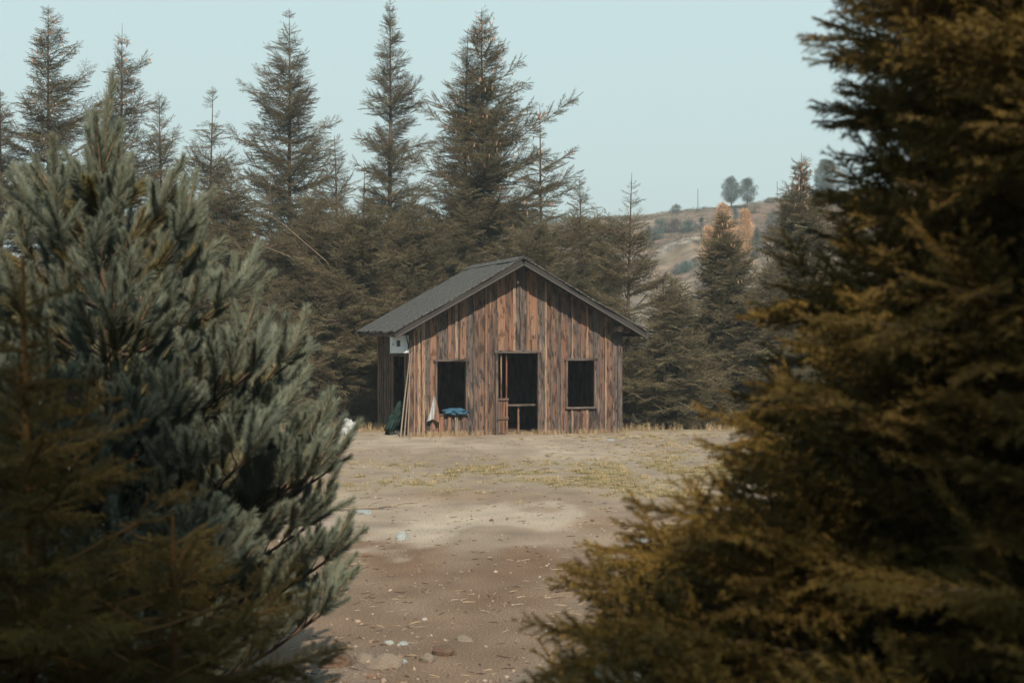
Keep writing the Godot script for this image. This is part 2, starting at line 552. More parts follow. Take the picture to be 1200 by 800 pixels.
func hill_color(x: float, z: float) -> Color:
	var d := -z
	var n1 := na.get_noise_2d(x * 1.2, z * 0.9)
	var n2 := nb.get_noise_2d(x * 4.0, z * 3.0)
	var n3 := nc.get_noise_2d(x * 9.0, z * 8.0)
	var c := Color(0.235, 0.155, 0.115).lerp(Color(0.30, 0.235, 0.18), clampf(0.5 + n1 * 1.4, 0.0, 1.0))
	c = c.lerp(Color(0.15, 0.125, 0.085), smoothstep(0.0, 0.35, n2 + n3 * 0.4) * 0.7)
	c = c.lerp(Color(0.20, 0.185, 0.155), (1.0 - smoothstep(170.0, 225.0, d + n1 * 30.0)) * 0.75)
	# chalky track and scree
	var tr := absf(x - (25.5 + (d - 178.0) * 0.16 + 2.2 * sin(d * 0.06)))
	var on := smoothstep(1.9 + n2 * 1.6, 0.4, tr) * smoothstep(135.0, 150.0, d) * (1.0 - smoothstep(222.0, 230.0, d))
	var tr2 := absf(d - 222.0 - (x - 24.0) * 0.7)
	on = maxf(on, smoothstep(2.6 + n2 * 2.0, 0.6, tr2) * smoothstep(12.0, 18.0, x) * (1.0 - smoothstep(36.0, 40.0, x)))
	c = c.lerp(Color(0.45, 0.41, 0.36), clampf(on * (0.75 + n3), 0.0, 0.9))
	return c * (1.0 + 0.25 * n3)

# ------------------------------------------------------------------ textures
func noise_bytes(w: int, h: int, freq: float, oct: int, sd: int, sw: int, sh: int) -> PackedByteArray:
	# noise computed at sw x sh and stretched to w x h: long grain
	var n := FastNoiseLite.new()
	n.seed = sd
	n.noise_type = FastNoiseLite.TYPE_SIMPLEX_SMOOTH
	n.frequency = freq
	n.fractal_octaves = oct
	var im := n.get_image(sw, sh)
	im.convert(Image.FORMAT_L8)
	im.resize(w, h, Image.INTERPOLATE_CUBIC)
	return im.get_data()

func wood_texture() -> Array:
	# eight boards side by side: reddish, brown, grey, black-grey, honey, pale edge, red-orange, dark brown
	var W := 1024
	var Hh := 1024
	var grain := noise_bytes(W, Hh, 0.11, 3, 5, W, 24)
	var broad := noise_bytes(W, Hh, 0.02, 3, 8, W, 48)
	var weather := noise_bytes(W, Hh, 0.013, 4, 21, W, 160)
	var raw := noise_bytes(W, Hh, 0.055, 2, 61, W, 40)
	var blot := noise_bytes(W, Hh, 0.02, 3, 77, 512, 300)
	var speck := noise_bytes(W, Hh, 0.16, 2, 33, W, 256)
	var cs := [Color(0.152, 0.082, 0.057), Color(0.130, 0.076, 0.055), Color(0.112, 0.088, 0.076), Color(0.078, 0.060, 0.053), Color(0.205, 0.117, 0.077), Color(0.30, 0.21, 0.15), Color(0.170, 0.085, 0.056), Color(0.098, 0.060, 0.046)]
	var greyc := Color(0.070, 0.064, 0.064)
	var albedo := PackedByteArray()
	albedo.resize(W * Hh * 3)
	var height := PackedByteArray()
	height.resize(W * Hh)
	var worn := [0.45, 0.55, 0.72, 0.66, 0.36, 0.2, 0.3, 0.5]
	rng.seed = 12
	var knots := []
	for k in 8:
		var l := []
		for j in 7: l.append(Vector3(k * 128 + rnd(20, 108), rnd(0, 1024), rnd(4, 9)))
		knots.append(l)
	for y in Hh:
		for x in W:
			var i := y * W + x
			var k := x >> 7
			var g := grain[i] / 255.0
			var b := broad[i] / 255.0
			var we := weather[i] / 255.0
			var sp := speck[i] / 255.0
			var c: Color = cs[k]
			var wk := clampf((we + (b - 0.5) * 0.5 + (g - 0.5) * 0.35 - (1.0 - worn[k] * 0.85)) * 4.5 + 0.5, 0.0, 1.0)
			var f := 0.58 + 0.84 * g
			var r := (c.r + (greyc.r - c.r) * wk * 0.85) * f
			var gg := (c.g + (greyc.g - c.g) * wk * 0.85) * f
			var bb := (c.b + (greyc.b - c.b) * wk * 0.85) * f
			var rw := raw[i] / 255.0
			var bl := blot[i] / 255.0
			if rw > 0.64:
				var q1 := clampf((rw - 0.64) * 8.0, 0.0, 1.0) * clampf((bl - 0.38) * 5.0, 0.0, 1.0) * (0.3 + 0.5 * g)
				r += (0.34 - r) * q1; gg += (0.235 - gg) * q1; bb += (0.165 - bb) * q1
			if bl < 0.42:
				var q2 := 1.0 - clampf((0.42 - bl) * 4.0, 0.0, 0.55)
				r *= q2; gg *= q2 * 1.01; bb *= q2 * 1.03
			if sp > 0.73 and g > 0.5:
				var q := (sp - 0.73) * 4.0
				r += q * 0.26; gg += q * 0.18; bb += q * 0.12
			var hgt := g * 0.8 + 0.1
			for kn in knots[k]:
				var dx: float = (x - kn.x) / kn.z
				if dx > -2.2 and dx < 2.2:
					var dy: float = (y - kn.y) / (kn.z * 1.6)
					var e := dx * dx + dy * dy
					if e < 1.0:
						r *= 0.35; gg *= 0.3; bb *= 0.3
						hgt *= 0.6
					elif e < 2.4:
						r *= 0.75; gg *= 0.72; bb *= 0.7
			albedo[i * 3] = int(clampf(pow(r, 0.4545), 0, 1) * 255.0)
			albedo[i * 3 + 1] = int(clampf(pow(gg, 0.4545), 0, 1) * 255.0)
			albedo[i * 3 + 2] = int(clampf(pow(bb, 0.4545), 0, 1) * 255.0)
			height[i] = int(hgt * 255.0)
	return [ImageTexture.create_from_image(Image.create_from_data(W, Hh, false, Image.FORMAT_RGB8, albedo)), ImageTexture.create_from_image(Image.create_from_data(W, Hh, false, Image.FORMAT_L8, height))]

func speckle_texture(w: int, freq: float, oct: int, lo: float, hi: float, sd: int, sharp := 1.0) -> ImageTexture:
	var n := FastNoiseLite.new()
	n.seed = sd
	n.noise_type = FastNoiseLite.TYPE_SIMPLEX_SMOOTH
	n.frequency = freq
	n.fractal_octaves = oct
	var im := n.get_seamless_image(w, w)
	im.convert(Image.FORMAT_L8)
	var d := im.get_data()
	for i in d.size():
		var v := clampf((d[i] / 255.0 - 0.5) * sharp + 0.5, 0.0, 1.0)
		d[i] = int(255.0 * lerpf(lo, hi, v))
	return ImageTexture.create_from_image(Image.create_from_data(w, w, false, Image.FORMAT_L8, d))

# ------------------------------------------------------------------ hut pieces
func plank(w: float, h0: float, h1: float, thick: float, col: int, vo: float, ragged := 0.006, segs := 4) -> ArrayMesh:
	# an upright board, bottom at y 0, top sloping from h0 (left) to h1 (right), front face at +z
	var g := Geo.new()
	var L := []
	var Rr := []
	for k in segs + 1:
		var t := float(k) / segs
		L.append(Vector2(-w * 0.5 + rnd(-ragged, ragged), h0 * t + (rnd(-0.02, 0.02) if k == 0 else 0.0)))
		Rr.append(Vector2(w * 0.5 + rnd(-ragged, ragged), h1 * t + (rnd(-0.02, 0.02) if k == 0 else 0.0)))
	var zf := thick * 0.5
	var warp := rnd(-0.006, 0.006)
	var uv := func(x: float, y: float) -> Vector2:
		return Vector2((col + 0.05 + 0.9 * clampf(x / w + 0.5, 0.0, 1.0)) / 8.0, vo + y / 3.4)
	for k in segs:
		var a := Vector3(L[k].x, L[k].y, zf + warp); var b := Vector3(L[k + 1].x, L[k + 1].y, zf + warp)
		var c := Vector3(Rr[k + 1].x, Rr[k + 1].y, zf - warp); var d := Vector3(Rr[k].x, Rr[k].y, zf - warp)
		var back := Vector3(0, 0, -thick)
		g.quad(a, b, c, d)
		g.quad(d + back, c + back, b + back, a + back)
		g.quad(a + back, b + back, b, a)
		g.quad(d, c, c + back, d + back)
		var ua: Vector2 = uv.call(a.x, a.y); var ub: Vector2 = uv.call(b.x, b.y); var uc: Vector2 = uv.call(c.x, c.y); var ud: Vector2 = uv.call(d.x, d.y)
		g.uvtri([ua, ub, uc]); g.uvtri([ua, uc, ud])
		g.uvtri([ud, uc, ub]); g.uvtri([ud, ub, ua])
		var e := Vector2(0.006, 0)
		g.uvtri([ua + e, ub + e, ub]); g.uvtri([ua + e, ub, ua])
		g.uvtri([ud, uc, uc - e]); g.uvtri([ud, uc - e, ud - e])
		if k == 0:
			g.quad(a + back, a, d, d + back)
			g.uvtri([ua, ua, ud]); g.uvtri([ua, ud, ud])
		if k == segs - 1:
			g.quad(b, b + back, c + back, c)
			g.uvtri([ub, ub, uc]); g.uvtri([ub, uc, uc])
	return g.mesh()

func beam(a: Vector3, b: Vector3, w: float, h: float, up: Vector3, col := -1) -> ArrayMesh:
	# a squared timber from a to b with chamfered long edges; h is measured along up
	var f := (b - a).normalized()
	var x := up.cross(f).normalized() * w * 0.5
	var y := f.cross(x.normalized()).normalized() * h * 0.5
	var ch := minf(w, h) * 0.12
	var xs := x.normalized() * ch
	var ys := y.normalized() * ch
	var prof := [x + y - ys, x - xs + y, -x + xs + y, -x + y - ys, -x - y + ys, -x + xs - y, x - xs - y, x - y + ys]
	var g := Geo.new()
	var len := (b - a).length()
	var vo := rnd(0, 1)
	if col < 0: col = [1, 7, 2, 3][rng.randi() % 4]
	var per := 0.0
	for k in 8:
		var p: Vector3 = prof[k]
		var q: Vector3 = prof[(k + 1) % 8]
		var pl := (q - p).length()
		g.quad(a + p, b + p, b + q, a + q)
		var u0 := (col + 0.08 + 0.8 * fmod(per, 0.2) / 0.25) / 8.0
		var u1 := minf(u0 + pl / 0.25 / 8.0, (col + 0.96) / 8.0)
		per += pl
		g.uvtri([Vector2(u0, vo), Vector2(u0, vo + len / 3.4), Vector2(u1, vo + len / 3.4)])
		g.uvtri([Vector2(u0, vo), Vector2(u1, vo + len / 3.4), Vector2(u1, vo)])
	for k in range(1, 7):
		g.tri(a + prof[0], a + prof[k], a + prof[k + 1])
		g.tri(b + prof[0], b + prof[k + 1], b + prof[k])
		for s in 2:
			var u := Vector2((col + 0.3) / 8.0, vo)
			g.uvtri([u, u + Vector2(0.03, 0.0), u + Vector2(0.03, 0.03)])
	return g.mesh()

const WALL := 2.71
const DEEP := 4.3
const TAN := 0.5615
const APEX := 4.40
func roof_top(x: float) -> float:
	return APEX - absf(x) * TAN

func wall_board(parent: Node, x0: float, x1: float, y0: float, y1: float, layer: float, col: int) -> void:
	# a board of the front wall; y1 < 0 runs up to the roof
	var w := x1 - x0 + 0.014
	var under := 0.19
	var ha: float = (y1 if y1 > 0.0 else roof_top(x0) - under) - y0
	var hb: float = (y1 if y1 > 0.0 else roof_top(x1) - under) - y0
	if y1 <= 0.0 and x0 < 0.0 and x1 > 0.0:
		ha = minf(ha, hb); hb = ha
	var o := mi("plank", plank(w, ha, hb, 0.026, col, rnd(0, 1)), M.wood, parent)
	o.position = Vector3((x0 + x1) * 0.5, y0, layer)

func pick_col() -> int:
	return [0, 0, 1, 1, 2, 2, 3, 4, 0, 7, 1, 6, 2, 3][rng.randi() % 14]

func build_hut() -> void:
	rng.seed = 4242
	var hut := base("wooden_hut", Vector3(0.13, 0.0, -35.0), deg_to_rad(15.0))
	tag(hut, "weathered plank hut with dark gabled roof on the clearing", "hut")
	# ---- front wall
	var front := Node3D.new()
	front.name = "front_wall"
	hut.add_child(front, true)
	var zones := [[-2.71, -2.03, 0, 0], [-2.03, -1.31, 0.53, 1.80], [-1.31, -0.51, 0, 0], [-0.51, 0.52, -1, 2.0], [0.52, 1.28, 0, 0], [1.28, 1.98, 0.65, 1.80], [1.98, 2.71, 0, 0]]
	var side := 0
	var joints := []
	for zn in zones:
		var x: float = zn[0]
		while x < zn[1] - 0.01:
			var w := rnd(0.11, 0.21)
			if zn[1] - x - w < 0.09: w = zn[1] - x
			var lay := -0.012 if side % 2 == 0 else 0.012
			side += 1
			if zn[3] == 0:
				wall_board(front, x, x + w, -0.05, -1.0, lay, pick_col())
			else:
				wall_board(front, x, x + w, zn[3], -1.0, lay, pick_col())
				if zn[2] > 0: wall_board(front, x, x + w, -0.05, zn[2], lay, [3, 2, 3, 7, 6, 2][rng.randi() % 6])
			joints.append([x + w, zn])
			x += w
	# narrow waney cover strips, nailed over some of the joints
	for j in joints:
		if rng.randf() < 0.42: continue
		var x: float = j[0]
		var zn: Array = j[1]
		if absf(x - zn[1]) < 0.01 and zn[3] == 0: continue
		var w := rnd(0.035, 0.085)
		var col: int = [5, 4, 5, 5, 0, 2, 4][rng.randi() % 7]
		var y0: float = -0.04 if zn[3] == 0 else zn[3]
		if absf(x - zn[1]) < 0.01: continue
		var h := roof_top(x) - 0.2 - y0 - w * TAN
		if h < 0.1: continue
		var o := mi("cover_strip", plank(w, h, h, 0.02, col, rnd(0, 1), 0.011, 5), M.wood, front)
		o.position = Vector3(x, y0, 0.036)
		if zn[2] > 0 and rng.randf() < 0.6:
			var o2 := mi("cover_strip", plank(w, zn[2] - 0.02, zn[2] - 0.02, 0.02, col, rnd(0, 1), 0.011, 3), M.wood, front)
			o2.position = Vector3(x, -0.04, 0.036)
	# corner boards
	for s in [-1, 1]:
		var o := mi("corner_board", plank(0.12, 2.62, 2.62, 0.024, 1 if s < 0 else 2, 0.3), M.wood, front)
		o.position = Vector3(s * (WALL - 0.045), -0.05, 0.037)
	# ---- window and door frames
	for wd in [[-2.03, -1.31, 0.53, 1.80], [1.28, 1.98, 0.65, 1.80]]:
		var fr := Node3D.new()
		fr.name = "window_frame"
		hut.add_child(fr, true)
		var a: float = wd[0]; var b: float = wd[1]; var c: float = wd[2]; var d: float = wd[3]
		mi("head", beam(Vector3(a - 0.08, d + 0.03, 0.03), Vector3(b + 0.08, d + 0.03, 0.03), 0.10, 0.06, Vector3.UP, 3), M.wood, fr)
		mi("sill", beam(Vector3(a - 0.06, c - 0.02, 0.035), Vector3(b + 0.06, c - 0.02, 0.035), 0.12, 0.05, Vector3.UP, 2), M.wood, fr)
		mi("jamb", beam(Vector3(a - 0.02, c + 0.006, 0.02), Vector3(a - 0.02, d - 0.002, 0.02), 0.055, 0.10, Vector3.BACK, 2), M.wood, fr)
		mi("jamb", beam(Vector3(b + 0.02, c + 0.006, 0.02), Vector3(b + 0.02, d - 0.002, 0.02), 0.055, 0.10, Vector3.BACK, 7), M.wood, fr)
	var df := Node3D.new()
	df.name = "door_frame"
	hut.add_child(df, true)
	mi("head", beam(Vector3(-0.60, 2.035, 0.03), Vector3(0.61, 2.02, 0.03), 0.10, 0.07, Vector3.UP, 2), M.wood, df)
	mi("jamb", beam(Vector3(-0.535, 0.0, 0.02), Vector3(-0.535, 1.998, 0.02), 0.07, 0.11, Vector3.BACK, 2), M.wood, df)
	mi("jamb", beam(Vector3(0.545, 0.0, 0.02), Vector3(0.545, 1.985, 0.02), 0.07, 0.11, Vector3.BACK, 1), M.wood, df)
	# ---- half door at the left of the doorway, with two bars above it
	var door := Node3D.new()
	door.name = "half_door"
	hut.add_child(door, true)
	for k in 4:
		var o := mi("slat", plank(0.052, 0.86 + rnd(-0.03, 0.02), 0.86, 0.02, [6, 0, 6, 4][k], rnd(0, 1), 0.004, 2), M.wood, door)
		o.position = Vector3(-0.455 + k * 0.066, 0.02, -0.05)
	for yy in [0.40, 0.86]:
		mi("rail", beam(Vector3(-0.495, yy, -0.022), Vector3(-0.215, yy, -0.022), 0.03, 0.06, Vector3.UP, 7), M.wood, door)
	for xx in [-0.40, -0.262]:
		mi("bar", beam(Vector3(xx, 0.90, -0.05), Vector3(xx, 1.99, -0.05), 0.036, 0.03, Vector3.BACK, 6), M.wood, door)
	# rail and prop inside the doorway
	mi("inner_rail", beam(Vector3(-0.22, 0.70, -0.30), Vector3(0.62, 0.70, -0.30), 0.14, 0.05, Vector3.UP, 2), M.wood, hut)
	mi("inner_prop", beam(Vector3(0.12, 0.0, -0.34), Vector3(0.12, 0.67, -0.34), 0.05, 0.05, Vector3.BACK, 0), M.wood, hut)
	# ---- side and back walls
	for s in [-1, 1]:
		var sw := Node3D.new()
		sw.name = "side_wall"
		hut.add_child(sw, true)
		var z := -0.02
		var i := 0
		while z > -DEEP:
			var w := rnd(0.14, 0.24)
			var open: bool = s < 0 and z - w * 0.5 < -0.75 and z - w * 0.5 > -2.15
			var lay: float = 0.012 if i % 2 == 0 else -0.012
			i += 1
			var y0 := 1.98 if open else -0.55
			var o := mi("plank", plank(w + 0.014, 2.66 - y0, 2.66 - y0, 0.026, [0, 6, 4, 1, 0][rng.randi() % 5], rnd(0, 1)), M.wood, sw)
			o.position = Vector3(s * (WALL - 0.014 + lay), y0, z - w * 0.5)
			o.rotation.y = s * PI / 2
			z -= w
		if s < 0:
			mi("door_head", beam(Vector3(-WALL - 0.03, 1.96, -0.70), Vector3(-WALL - 0.03, 1.96, -2.25), 0.06, 0.08, Vector3.UP, 7), M.wood, sw)
	var bw := Node3D.new()
	bw.name = "back_wall"
	hut.add_child(bw, true)
	var bx := -WALL
	var bi := 0
	while bx < WALL - 0.02:
		var w := minf(rnd(0.15, 0.24), WALL - bx)
		var ha := roof_top(bx) - 0.19 + 0.55
		var hb := roof_top(bx + w) - 0.19 + 0.55
		if bx < 0.0 and bx + w > 0.0:
			ha = minf(ha, hb); hb = ha
		var o := mi("plank", plank(w + 0.014, ha, hb, 0.026, [1, 7, 3, 2][rng.randi() % 4], rnd(0, 1)), M.wood, bw)
		o.position = Vector3(bx + w * 0.5, -0.55, -DEEP + (0.012 if bi % 2 == 0 else -0.012))
		bx += w
		bi += 1
	# ---- framing seen in the gable and inside
	var fm := Node3D.new()
	fm.name = "timber_frame"
	hut.add_child(fm, true)
	for p in [[-WALL + 0.1, -0.1], [WALL - 0.1, -0.1], [-WALL + 0.1, -DEEP + 0.1], [WALL - 0.1, -DEEP + 0.1]]:
		mi("post", beam(Vector3(p[0], -0.5, p[1]), Vector3(p[0], 2.5, p[1]), 0.12, 0.12, Vector3.BACK), M.wood, fm)
	for s in [-1, 1]:
		var pg := Geo.new()
		var py := 2.60
		pg.tube([Vector3(s * (WALL - 0.16), py, 0.42), Vector3(s * (WALL - 0.16), py, -DEEP)], [0.075, 0.07], 10)
		for k in 10:
			var a0 := TAU * k / 10.0; var a1 := TAU * (k + 1) / 10.0
			pg.tri(Vector3(s * (WALL - 0.16), py, 0.42), Vector3(s * (WALL - 0.16) + cos(a1) * 0.075, py + sin(a1) * 0.075, 0.42), Vector3(s * (WALL - 0.16) + cos(a0) * 0.075, py + sin(a0) * 0.075, 0.42))
		mi("purlin", pg.mesh(), M.log, fm)
	mi("ridge_beam", beam(Vector3(0, APEX - 0.27, 0.35), Vector3(0, APEX - 0.27, -DEEP - 0.2), 0.10, 0.14, Vector3.UP, 3), M.wood, fm)
	for k in 5:
		for s in [-1, 1]:
			var zz := -0.15 - k * 1.02
			mi("rafter", beam(Vector3(s * 0.06, APEX - 0.21, zz), Vector3(s * 3.02, roof_top(3.02) - 0.17, zz), 0.07, 0.10, Vector3.UP, 7), M.wood, fm)
	mi("tie_beam", beam(Vector3(-WALL + 0.05, 2.52, -2.1), Vector3(WALL - 0.05, 2.52, -2.1), 0.1, 0.12, Vector3.UP, 7), M.wood, fm)
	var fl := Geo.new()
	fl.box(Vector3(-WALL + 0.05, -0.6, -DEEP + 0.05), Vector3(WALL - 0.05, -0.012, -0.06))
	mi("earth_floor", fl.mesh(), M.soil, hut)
	# ---- roof
	var roof := Node3D.new()
	roof.name = "roof"
	hut.add_child(roof, true)
	var zf := 0.60
	var zb := -4.92
	var HALF := 3.17
	for s in [-1, 1]:
		# board deck
		var nb_ := 15
		for k in nb_:
			var x0 := HALF * k / nb_
			var x1 := HALF * (k + 1) / nb_ - 0.008
			var g := Geo.new()
			var t := 0.024
			var lift := -0.085
			var e := rnd(-0.025, 0.02)
			var A := Vector3(s * x0, roof_top(x0) + lift, zf - 0.03 + e); var B := Vector3(s * x1, roof_top(x1) + lift, zf - 0.03 + e)
			var Cc := Vector3(B.x, B.y, zb + 0.03); var D := Vector3(A.x, A.y, zb + 0.03)
			var dn := Vector3(0, -t, 0)
			g.quad(A, B, Cc, D); g.quad(A + dn, D + dn, Cc + dn, B + dn)
			g.quad(A + dn, B + dn, B, A); g.quad(D, Cc, Cc + dn, D + dn)
			g.quad(B, B + dn, Cc + dn, Cc); g.quad(A + dn, A, D, D + dn)
			mi("deck_board", g.mesh(), M.deck, roof)
		# strips of tarred felt from eave to ridge, each lapping its neighbour
		var rows := 6
		for k in rows:
			var za := lerpf(zf + 0.035, zb - 0.03, float(k) / rows)
			var zc := lerpf(zf + 0.035, zb - 0.03, float(k + 1) / rows) - (0.10 if k < rows - 1 else 0.0)
			var g := Geo.new()
			var segs := 10
			var cross := 30
			var grid := []
			for j in cross + 1:
				var row := []
				for i in segs + 1:
					var t := float(i) / segs
					var z := lerpf(za, zc, t)
					var xx := (HALF + 0.035) * (1.0 - float(j) / cross)
					if j == 0: xx += 0.07 * nb.get_noise_2d(z * 60.0, s * 9.0)
					if i == 0: z += 0.05 * nb.get_noise_2d(xx * 60.0, 7.0 * s + k * 31.0)
					var yy := roof_top(xx) - 0.062 + 0.007 * (1.0 - t) + 0.022 * nb.get_noise_2d(xx * 30.0, z * 30.0) + 0.020 * na.get_noise_2d(z * 12.0, xx * 5.0 + s * 70.0)
					if i == 0 and k == 0: yy -= 0.012
					row.append(Vector3(s * xx, yy, z))
				grid.append(row)
			for j in cross:
				for i in segs:
					var q0: Vector3 = grid[j][i]; var q1: Vector3 = grid[j][i + 1]; var q2: Vector3 = grid[j + 1][i + 1]; var q3: Vector3 = grid[j + 1][i]
					if s > 0: g.quad(q0, q3, q2, q1)
					else: g.quad(q0, q1, q2, q3)
			for i in segs:
				var q0: Vector3 = grid[0][i]; var q1: Vector3 = grid[0][i + 1]
				var dn := Vector3(0, -0.03, 0)
				g.quad(q0, q1, q1 + dn, q0 + dn)
			for j in cross:
				var q0: Vector3 = grid[j][0]; var q1: Vector3 = grid[j + 1][0]
				var dn := Vector3(0, -0.035 if k == 0 else -0.006, 0)
				g.quad(q0, q1, q1 + dn, q0 + dn)
			mi("felt_strip", g.mesh(), M.felt, roof)
		# verge boards front and back, batten that pins the felt
		for z in [zf - 0.02, zb + 0.02]:
			mi("verge_board", beam(Vector3(s * 0.02, APEX - 0.20, z), Vector3(s * (HALF - 0.01), roof_top(HALF) - 0.19, z), 0.03, 0.15, Vector3.UP, 3), M.tarred, roof)
		mi("verge_batten", beam(Vector3(s * 0.02, APEX - 0.262, zf + 0.010), Vector3(s * (HALF + 0.02), roof_top(HALF + 0.02) - 0.252, zf + 0.010), 0.028, 0.030, Vector3.UP, 2), M.grey_wood, roof)
		mi("eave_board", beam(Vector3(s * (HALF - 0.03), roof_top(HALF) - 0.175, zf - 0.04), Vector3(s * (HALF - 0.03), roof_top(HALF) - 0.175, zb + 0.04), 0.03, 0.10, Vector3.UP, 7), M.wood, roof)
	# ridge strip, lumpy where the felt laps over
	var rg := Geo.new()
	for i in 22:
		var za := lerpf(zf + 0.04, zb - 0.035, i / 22.0)
		var zc := lerpf(zf + 0.04, zb - 0.035, (i + 1) / 22.0)
		var ya := APEX - 0.035 + 0.03 * nb.get_noise_2d(i * 30.0, 5.0)
		var yc := APEX - 0.035 + 0.03 * nb.get_noise_2d((i + 1) * 30.0, 5.0)
		for s in [-1, 1]:
			var o := 0.22
			var p0 := Vector3(0, ya, za); var p1 := Vector3(0, yc, zc)
			var p2 := Vector3(s * o, roof_top(o) - 0.03, zc); var p3 := Vector3(s * o, roof_top(o) - 0.03, za)
			var dn := Vector3(0, -0.014, 0)
			if s > 0: rg.quad(p0, p1, p2, p3)
			else: rg.quad(p0, p3, p2, p1)
			rg.quad(p3, p2, p2 + dn, p3 + dn)
			if i == 0: rg.quad(p0, p3, p3 + dn, p0 + dn)
	mi("ridge_strip", rg.mesh(), M.felt, roof)

# cloth lump: an ellipsoid pushed about by noise, with folds
func lump(r: Vector3, sd: float, fold: float, n := 20) -> ArrayMesh:
	var g := Geo.new()
	var pts := []
	for j in n + 1:
		var row := []
		var v := PI * j / n
		for i in n * 2:
			var u := TAU * i / (n * 2)
			var d := Vector3(sin(v) * cos(u), cos(v), sin(v) * sin(u))
			var k := 1.0 + fold * na.get_noise_3d(d.x * 70.0 + sd, d.y * 70.0, d.z * 70.0) + fold * 0.6 * nb.get_noise_3d(d.x * 90.0 + sd, d.y * 40.0, d.z * 90.0)
			row.append(d * k * r)
		pts.append(row)
	for j in n:
		for i in n * 2:
			var i2 := (i + 1) % (n * 2)
			g.quad(pts[j][i], pts[j][i2], pts[j + 1][i2], pts[j + 1][i])
	var st := SurfaceTool.new()
	st.create_from(g.mesh(), 0)
	st.index()
	st.generate_normals()
	return st.commit()

func in_hut(p: Vector3) -> Vector3:
	return Vector3(0.13, 0, -35.0) + p.rotated(Vector3.UP, deg_to_rad(15.0))

